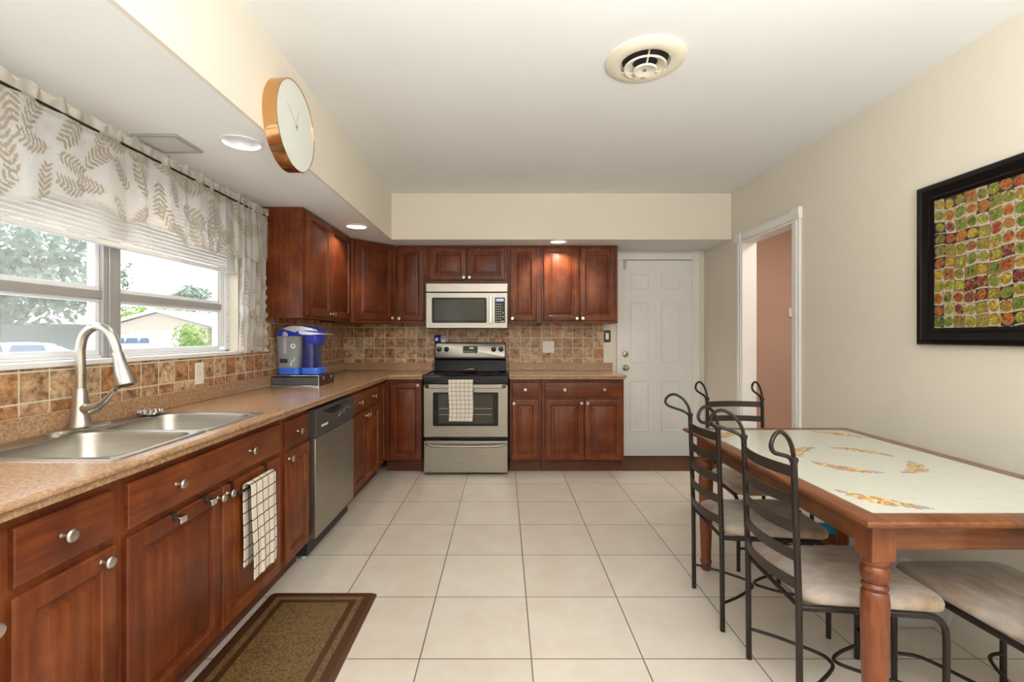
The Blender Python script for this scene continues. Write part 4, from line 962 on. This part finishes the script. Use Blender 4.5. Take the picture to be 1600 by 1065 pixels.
# ------------------------------------------------------------------ chairs
def make_chair(lab, flare):
    t = thing('dining_chair', lab, 'chair', (0, 0, 0), 0, 'iron ladder-back chairs around the table')
    bx, by, fx, fy = -0.215, 0.176, 0.215, 0.200
    for s in (-1, 1):
        B().tube([(bx, s*by, 0), (bx-0.004, s*by, 0.42), (bx-0.020, s*by, 0.885)], 0.0105, 10).build('back_post', M['iron'], t)
        px, pz = bx-0.020, 0.885
        lp = [(0, -0.02), (-0.002, 0.012), (-0.012, 0.042), (-0.036, 0.074), (-0.074, 0.094), (-0.106, 0.084), (-0.122, 0.056), (-0.108, 0.034), (-0.072, 0.022), (-0.036, 0.012), (-0.006, -0.004)]
        fl = math.radians(flare[0] if s > 0 else flare[1]); cf, sf = math.cos(fl), math.sin(fl)
        B().tube(spline([(px+x*cf, s*by-s*x*sf, pz+z) for x, z in lp], 5), 0.0068, 10).lathe([(0.0125, pz-0.012), (0.0145, pz-0.004), (0.0125, pz+0.004)], (px, s*by, 0), 'Z', 12).build('finial', M['iron'], t)
        # seat rail bending down into the front leg
        pts = [(bx, s*by, 0.405), (0.0, s*0.19, 0.405), (fx-0.075, s*fy, 0.405), (fx-0.035, s*fy, 0.400), (fx-0.010, s*fy, 0.378), (fx, s*fy, 0.335), (fx, s*fy, 0.18), (fx, s*fy, 0)]
        B().tube(spline(pts, 5), 0.0100, 10).build('front_leg', M['iron'], t)
    for i, z in enumerate((0.842, 0.750, 0.660, 0.570, 0.478)):
        b = B(); loops = []
        for j in range(13):
            v = j/12*2-1; bow = -0.040*(1-v*v); xx = bx-0.004-0.016*(z-0.42)/0.46+bow
            h2 = 0.018
            loops.append([(xx-0.002, v*by, z-h2), (xx+0.002, v*by, z-h2), (xx+0.002, v*by, z+h2), (xx-0.002, v*by, z+h2)])
        b.loft(loops).build('slat', M['slat'], t, smooth=40)
    B().tube([(bx, -by, 0.405), (bx, by, 0.405)], 0.008, 8).tube([(fx-0.06, -fy, 0.405), (fx-0.06, fy, 0.405)], 0.008, 8).build('seat_frame', M['iron'], t)
    B().tube(spline([(bx, -by, 0.12), (bx+0.09, -0.12, 0.12), (bx+0.185, -0.04, 0.12), (bx+0.2, 0, 0.12), (bx+0.185, 0.04, 0.12), (bx+0.09, 0.12, 0.12), (bx, by, 0.12)], 6), 0.0062, 8).build('stretcher', M['iron'], t)
    B().tube(spline([(fx, -fy, 0.12), (fx-0.03, -0.12, 0.12), (fx-0.16, -0.05, 0.12), (fx-0.212, 0, 0.12), (fx-0.16, 0.05, 0.12), (fx-0.03, 0.12, 0.12), (fx, fy, 0.12)], 6), 0.0062, 8).build('stretcher', M['iron'], t)
    # cushion
    def lp(k, z):
        pts = []
        for (x, y) in rrect(-0.200, 0.232, -0.205, 0.205, 0.055, None, 6):
            f = (x+0.200)/0.432; y = y*(0.87+0.15*f)
            if x > 0.17: x += 0.012*(1-(y/0.21)**2)
            pts.append(((x-0.015)*k+0.015, y*k, z))
        return pts
    B().loft([lp(0.965, 0.414), lp(0.995, 0.420), lp(1.0, 0.432), lp(0.985, 0.444), lp(0.94, 0.452), lp(0.84, 0.458), lp(0.6, 0.463), lp(0.3, 0.465)]).build('seat_cushion', M['suede'], t, smooth=60)
    return t
CH_ = [((1.175, 2.208), -3, 'iron ladder-back chair at the table side, the one nearer the stove'),
       ((1.180, 1.682), -3, 'iron ladder-back chair at the table side, the one nearer the camera'),
       ((1.632, 1.510), 90, 'iron ladder-back chair at the near table end, cut by the right photo edge'),
       ((1.480, 2.780), -90, 'iron ladder-back chair at the far table end beside the doorway')]
for i, ((x, y), r, lab) in enumerate(CH_):
    o = make_chair(lab, ((28, 30), (28, 32), (10, 10), (0, 12))[i])
    o.location = (x, y, 0); o.rotation_euler = (0, 0, math.radians(r))

# things on the floor under the table
t = thing('storage_bin', 'clear grey plastic storage bin on the floor under the table', 'bin', (1.85, 2.19, 0))
def rb(x, y, z): return rrect(-x, x, -y, y, 0.02, z, 4)
B().loft([rb(0.125, 0.12, 0.002), rb(0.13, 0.125, 0.02), rb(0.145, 0.145, 0.17), rb(0.141, 0.141, 0.17), rb(0.126, 0.121, 0.022), rb(0.12, 0.115, 0.006)]).build('tub', M['bin'], t)
B().loft([rb(0.15, 0.15, 0.17), rb(0.152, 0.152, 0.176), rb(0.145, 0.145, 0.184)]).build('lid', M['bin'], t)
t = thing('magazine_rack', 'low wooden rack with blue magazines against the right wall', 'rack', (1.93, 2.93, 0))
B().box(-0.13, 0.13, -0.06, 0.06, 0.012, 0.024).build('base', M['oak_x'], t)
for x in (-0.13, 0.118): B().box(x, x+0.012, -0.07, 0.07, 0, 0.22).build('end_panel', M['oak_z'], t, bevel=0.002)
B().box(-0.116, 0.116, -0.062, -0.054, 0.024, 0.07).build('front_rail', M['oak_x'], t)
for i, (y, h2) in enumerate(((-0.03, 0.105), (0.0, 0.09))):
    o = B().box(-0.112, 0.112, -0.007, 0.007, 0, h2).build('magazine', M['teal'], None, loc=(1.93, 2.93+y, 0.0245))
    tag(o, ('teal blue magazine in the low rack, front one', 'teal blue magazine in the low rack, rear one')[i], 'magazine', 'magazines in the rack')

# ------------------------------------------------------------------ framed picture
t = thing('framed_picture', 'black framed print of rows of colourful vegetables', 'picture', (XR, 1.80, 1.632))
ph, pw, fw = 0.394, 0.60, 0.082
def fr(i, x): return [(x, -pw+i, -ph+i), (x, pw-i, -ph+i), (x, pw-i, ph-i), (x, -pw+i, ph-i)]
B().loft([fr(0, -0.001), fr(0, -0.022), fr(0.006, -0.028), fr(0.026, -0.030), fr(0.034, -0.024), fr(0.060, -0.016), fr(0.066, -0.018), fr(fw, -0.012), fr(fw, -0.001)], closed=True).build('frame', M['art_frame'], t, smooth=30)
iy, iz = pw-fw, ph-fw
nu, nv = 420, 260
U, V = np.meshgrid(np.linspace(0, 1, nu), np.linspace(0, 1, nv))
nc, nr = 20, 11
R2 = np.random.RandomState(5)
A = U*nc+0.10*np.sin(V*7)+0.06*np.sin(V*31+U*9); Bv = V*nr+0.10*np.sin(U*11)+0.07*np.sin(U*43+V*5)
ci_, ri_ = np.clip(np.floor(A).astype(int), 0, nc-1), np.clip(np.floor(Bv).astype(int), 0, nr-1)
fa, fb = A-ci_, Bv-ri_
VC = np.array([(0.34, 0.36, 0.04), (0.42, 0.07, 0.03), (0.52, 0.20, 0.03), (0.10, 0.24, 0.03), (0.55, 0.36, 0.05), (0.24, 0.04, 0.05), (0.20, 0.26, 0.04), (0.50, 0.13, 0.03), (0.40, 0.42, 0.06)])
main = VC[R2.randint(len(VC), size=(nr, nc))]; alt = VC[R2.randint(len(VC), size=(nr, nc))]
bgc = np.array([(0.60, 0.50, 0.30), (0.36, 0.20, 0.07), (0.64, 0.58, 0.44), (0.05, 0.03, 0.02)])[R2.choice(4, size=(nr, nc), p=[0.35, 0.25, 0.2, 0.2])]
pat = bgc[ri_, ci_].copy()
lab_h = R2.uniform(0.04, 0.16, (nr, nc))[ri_, ci_]
pat[fb < lab_h] = (0.66, 0.60, 0.48)
pat[fb < 0.03] = (0.05, 0.03, 0.02); pat[(fa < 0.05)] *= 0.45
ew = R2.uniform(0.42, 0.52, (nr, nc))[ri_, ci_]; eh = R2.uniform(0.36, 0.46, (nr, nc))[ri_, ci_]
dsh = ((fa-0.5)/ew)**2+((fb-0.57)/eh)**2
pat[dsh < 1] = np.array((0.34, 0.22, 0.08))
for k in range(26):
    jx = R2.uniform(0.16, 0.84, (nr, nc)); jy = R2.uniform(0.26, 0.88, (nr, nc)); jr = R2.uniform(0.05, 0.15, (nr, nc)); sh = R2.uniform(0.45, 1.35, (nr, nc)); el = R2.uniform(0.6, 1.6, (nr, nc))
    ex, ey = (fa-jx[ri_, ci_])*el[ri_, ci_], (fb-jy[ri_, ci_])/el[ri_, ci_]
    dd2 = ex**2+ey**2
    m = (dd2 < jr[ri_, ci_]**2) & (dsh < 0.93)
    c = (main if k % 4 else alt*0.5+main*0.5)[ri_, ci_]*sh[ri_, ci_][..., None]
    pat[m] = c[m]
    m2 = ((ex+0.02)**2+(ey-0.03)**2 < (jr[ri_, ci_]*0.25)**2) & m
    pat[m2] = np.clip(c[m2]*1.5+0.04, 0, 1)
pat *= 0.82
sheet('print', lambda a, b: (a*0-0.008, iy-2*iy*a, -iz+2*iz*b), nu, nv, M['print'], t, pat)
B().box(-0.006, -0.001, -iy, iy, -iz, iz).build('backing_board', M['blackmat'], t)

# ------------------------------------------------------------------ outside
GZ = -0.3
struct(B().box(-90, -2.2, -20, 120, GZ-0.1, GZ).build('ground_outside', M['drive']), 'pale driveway and street outside')
def leaves(n, c, rad, size, seed, squash=1.0, ground=False):
    R = np.random.RandomState(seed); b = B()
    lobes = [(np.array(c)+np.array([R.uniform(-1, 1)*rad[0]*0.6, R.uniform(-1, 1)*rad[1]*0.6, R.uniform(-0.6, 0.6)*rad[2]]), R.uniform(0.4, 0.6)) for _ in range(14)]
    for i in range(n):
        lc, k = lobes[i % 14]; d = R.normal(size=3); d /= np.linalg.norm(d); p = lc+d*np.array(rad)*k*R.uniform(0.6, 1)**0.5
        u = R.normal(size=3); u /= np.linalg.norm(u); w_ = np.cross(u, R.normal(size=3)); w_ /= np.linalg.norm(w_)
        s = size*R.uniform(0.6, 1.3)
        v = [b.bm.verts.new(tuple(p+u*s*x+w_*s*0.5*y)) for x, y in ((-1, 0), (0, -1), (1, 0), (0, 1))]
        b.bm.faces.new(v)
    return b
def tree(name, label, loc, h, rad, n, size, matl, seed, grp='trees outside the window'):
    t = thing(name, label, 'tree' if 'tree' in name else 'bush', loc, 0, grp)
    leaves(n, (0, 0, h), rad, size, seed).build('foliage', matl, t, smooth=0)
    b = B().tube([(0, 0, 0), (0.05, 0, h*0.5), (0, 0.05, h)], [rad[0]*0.09, rad[0]*0.06, rad[0]*0.02], 8)
    b.tube([(0.05, 0, h*0.5), (rad[0]*0.4, 0.2, h)], [rad[0]*0.04, rad[0]*0.015], 6).tube([(0.03, 0, h*0.4), (-rad[0]*0.4, 0.1, h*1.05)], [rad[0]*0.04, rad[0]*0.015], 6)
    b.build('trunk', M['bark'], t); return t
tree('shade_tree', 'large grey-green shade tree seen through the left panes', (-17.4, 16.0, GZ), 4.75, (2.9, 2.9, 2.5), 5200, 0.16, M['leaf_g'], 1)
tree('shade_tree', 'low yellow-green tree left of the shade tree, far left panes', (-25.5, 18.0, GZ), 2.6, (1.6, 1.6, 1.2), 1500, 0.13, M['leaf_l'], 2)
tree('background_tree', 'broad green trees behind the white roof', (-47, 63, GZ), 3.9, (8.5, 3, 2.0), 4200, 0.3, M['leaf_l'], 3)
tree('background_tree', 'grey-green tree clump at the right of the roof', (-54.0, 80, GZ), 7.3, (4.0, 3, 2.2), 2500, 0.32, M['leaf_g'], 4)
tree('bush', 'yellow-green bush beside the parked car', (-18.4, 28.0, GZ), 1.1, (1.1, 1.1, 1.2), 1500, 0.10, M['leaf_l'], 5, 'bushes')
tree('shade_tree', 'slim grey-green tree just right of the window post', (-13.0, 15.8, GZ), 3.3, (0.42, 0.4, 0.9), 260, 0.10, M['leaf_g'], 8)
def palm(label, loc, h, seed):
    t = thing('palm_tree', label, 'palm tree', loc, 0, 'palms above the roof line')
    B().tube([(0, 0, 0), (0.1, 0, h*0.6), (0, 0, h)], [0.22, 0.16, 0.14], 8).build('trunk', M['bark'], t)
    R = np.random.RandomState(seed); b = B()
    for i in range(16):
        a = i*2*PI/16+R.uniform(-0.1, 0.1); L_ = R.uniform(2.0, 2.8); up = R.uniform(-0.2, 1.0)
        pts = [(math.cos(a)*L_*f, math.sin(a)*L_*f, h+up*L_*f*(1-f)*1.5-0.9*f*f) for f in np.linspace(0, 1, 8)]
        for (p, q) in zip(pts[:-1], pts[1:]):
            for s in (-1, 1):
                nx, ny = -math.sin(a)*s, math.cos(a)*s
                v = [b.bm.verts.new(p), b.bm.verts.new(q), b.bm.verts.new((q[0]+nx*0.5+math.cos(a)*0.2, q[1]+ny*0.5+math.sin(a)*0.2, q[2]-0.3))]; b.bm.faces.new(v)
    b.build('fronds', M['leaf_g'], t, smooth=0)
palm('grey palm tree standing left above the roof line', (-45.0, 68, GZ), 8.4, 1); palm('grey palm tree standing right above the roof line', (-42.2, 73.5, GZ), 8.3, 2)
t = thing('house', 'low beige house with a white gable roof across the street', 'house', (-33.5, 45.5, GZ))
B().box(-4.6, 4.9, 0, 7, 0, 2.55).loft([[(-4.6, y, 2.55), (4.9, y, 2.55), (0, y, 3.85)] for y in (0, 0.2)]).build('wall', M['stucco'], t)
b = B()
for s in (-1, 1): b.loft([[(0, y, 3.92), (s*5.9, y, 2.36), (s*5.9, y, 2.66), (0, y, 4.2)] for y in (-0.3, 8)])
b.build('roof', M['roofw'], t, smooth=0)
B().box(5.0, 12.5, 0.8, 6.5, 0, 2.4).build('wing_wall', M['stucco'], t)
B().loft([[(4.4, -0.2, 2.4), (13.2, -0.2, 2.4), (13.2, 7.4, 2.4), (4.4, 7.4, 2.4)], [(4.4, 3.0, 3.75), (10.5, 3.0, 3.75), (10.5, 4.0, 3.75), (4.4, 4.0, 3.75)]]).build('wing_roof', M['roofw'], t, smooth=0)
B().box(-2.6, 2.2, -0.06, 0, 0, 2.1).build('garage_door', M['roofw'], t)
t = thing('house', 'low pink house behind the shade tree', 'house', (-33.2, 26.5, GZ))
B().box(-12, 4, 0, 6, 0, 2.4).build('wall', M['stucco_p'], t)
B().loft([[(-12.5, -0.6, 2.4), (4.6, -0.6, 2.4), (4.6, 6.6, 2.4), (-12.5, 6.6, 2.4)], [(-9, 2.8, 3.2), (1.5, 2.8, 3.2), (1.5, 3.2, 3.2), (-9, 3.2, 3.2)]]).build('roof', M['roofw'], t, smooth=0)
for x in (-8, -3.5, 0.5): B().box(x, x+1.6, -0.03, 0, 0.9, 2.0).build('window', M['carg'], t)
o = B().box(-23.5, -16.3, 19.4, 19.5, GZ, 1.75).build('fence', M['fence'])
tag(o, 'dark solid garden fence behind the parked car', 'fence')
def car(label, loc, rz, k, matl, suv):
    t = thing('car', label, 'car', loc, rz, 'cars parked outside')
    h = 1.0 if suv else 0.92
    body = [(-2.2, 0.35), (2.2, 0.35), (2.25, 0.75), (2.0, 0.95), (1.0, 1.02), (-1.9, 1.05), (-2.25, 0.95), (-2.28, 0.6)]
    B().loft([[(x*s, y, z*h) for x, z in body] for y, s in ((-0.86, 0.97), (-0.80, 1), (0.80, 1), (0.86, 0.97))]).build('body', matl, t, smooth=30)
    top = [(-2.0, 1.03), (1.15, 1.0), (0.35, 1.60), (-0.2, 1.68), (-1.5, 1.66), (-1.95, 1.45)] if suv else [(-1.6, 1.03), (1.2, 1.0), (0.4, 1.48), (-0.1, 1.54), (-0.8, 1.50), (-1.35, 1.25)]
    B().loft([[(x, y*(1 if z < 1.2 else 0.86), z*h) for x, z in top] for y in (-0.78, 0.78)]).build('cabin', matl, t, smooth=30)
    for s in (-1, 1):
        for (xa, xb) in ((-1.7, -1.0), (-0.9, -0.1), (0.0, 0.62)) if suv else ((-1.05, -0.3), (-0.2, 0.55)):
            B().loft([[(xa, s*0.785, 1.08*h), (xb+0.1, s*0.785, 1.08*h), (xb, s*0.70, 1.45*h), (xa+0.12, s*0.70, 1.45*h)], [(xa, s*0.80, 1.08*h), (xb+0.1, s*0.80, 1.08*h), (xb, s*0.715, 1.45*h), (xa+0.12, s*0.715, 1.45*h)]]).build('side_window', M['carg'], t)
        for x in (-1.4, 1.4): B().lathe([(0.32, -0.1), (0.34, -0.08), (0.34, 0.08), (0.32, 0.1)], (x, s*0.78, 0.34), 'Y', 20).build('wheel', M['tyre'], t)
    return t
car('pale blue-white car parked in front of the beige house', (-26.3, 34.5, GZ), math.radians(8), 1, M['carw'], True)
car('white car parked in front of the dark fence', (-13.6, 13.4, GZ), math.radians(30), 1, M['carw'], False)
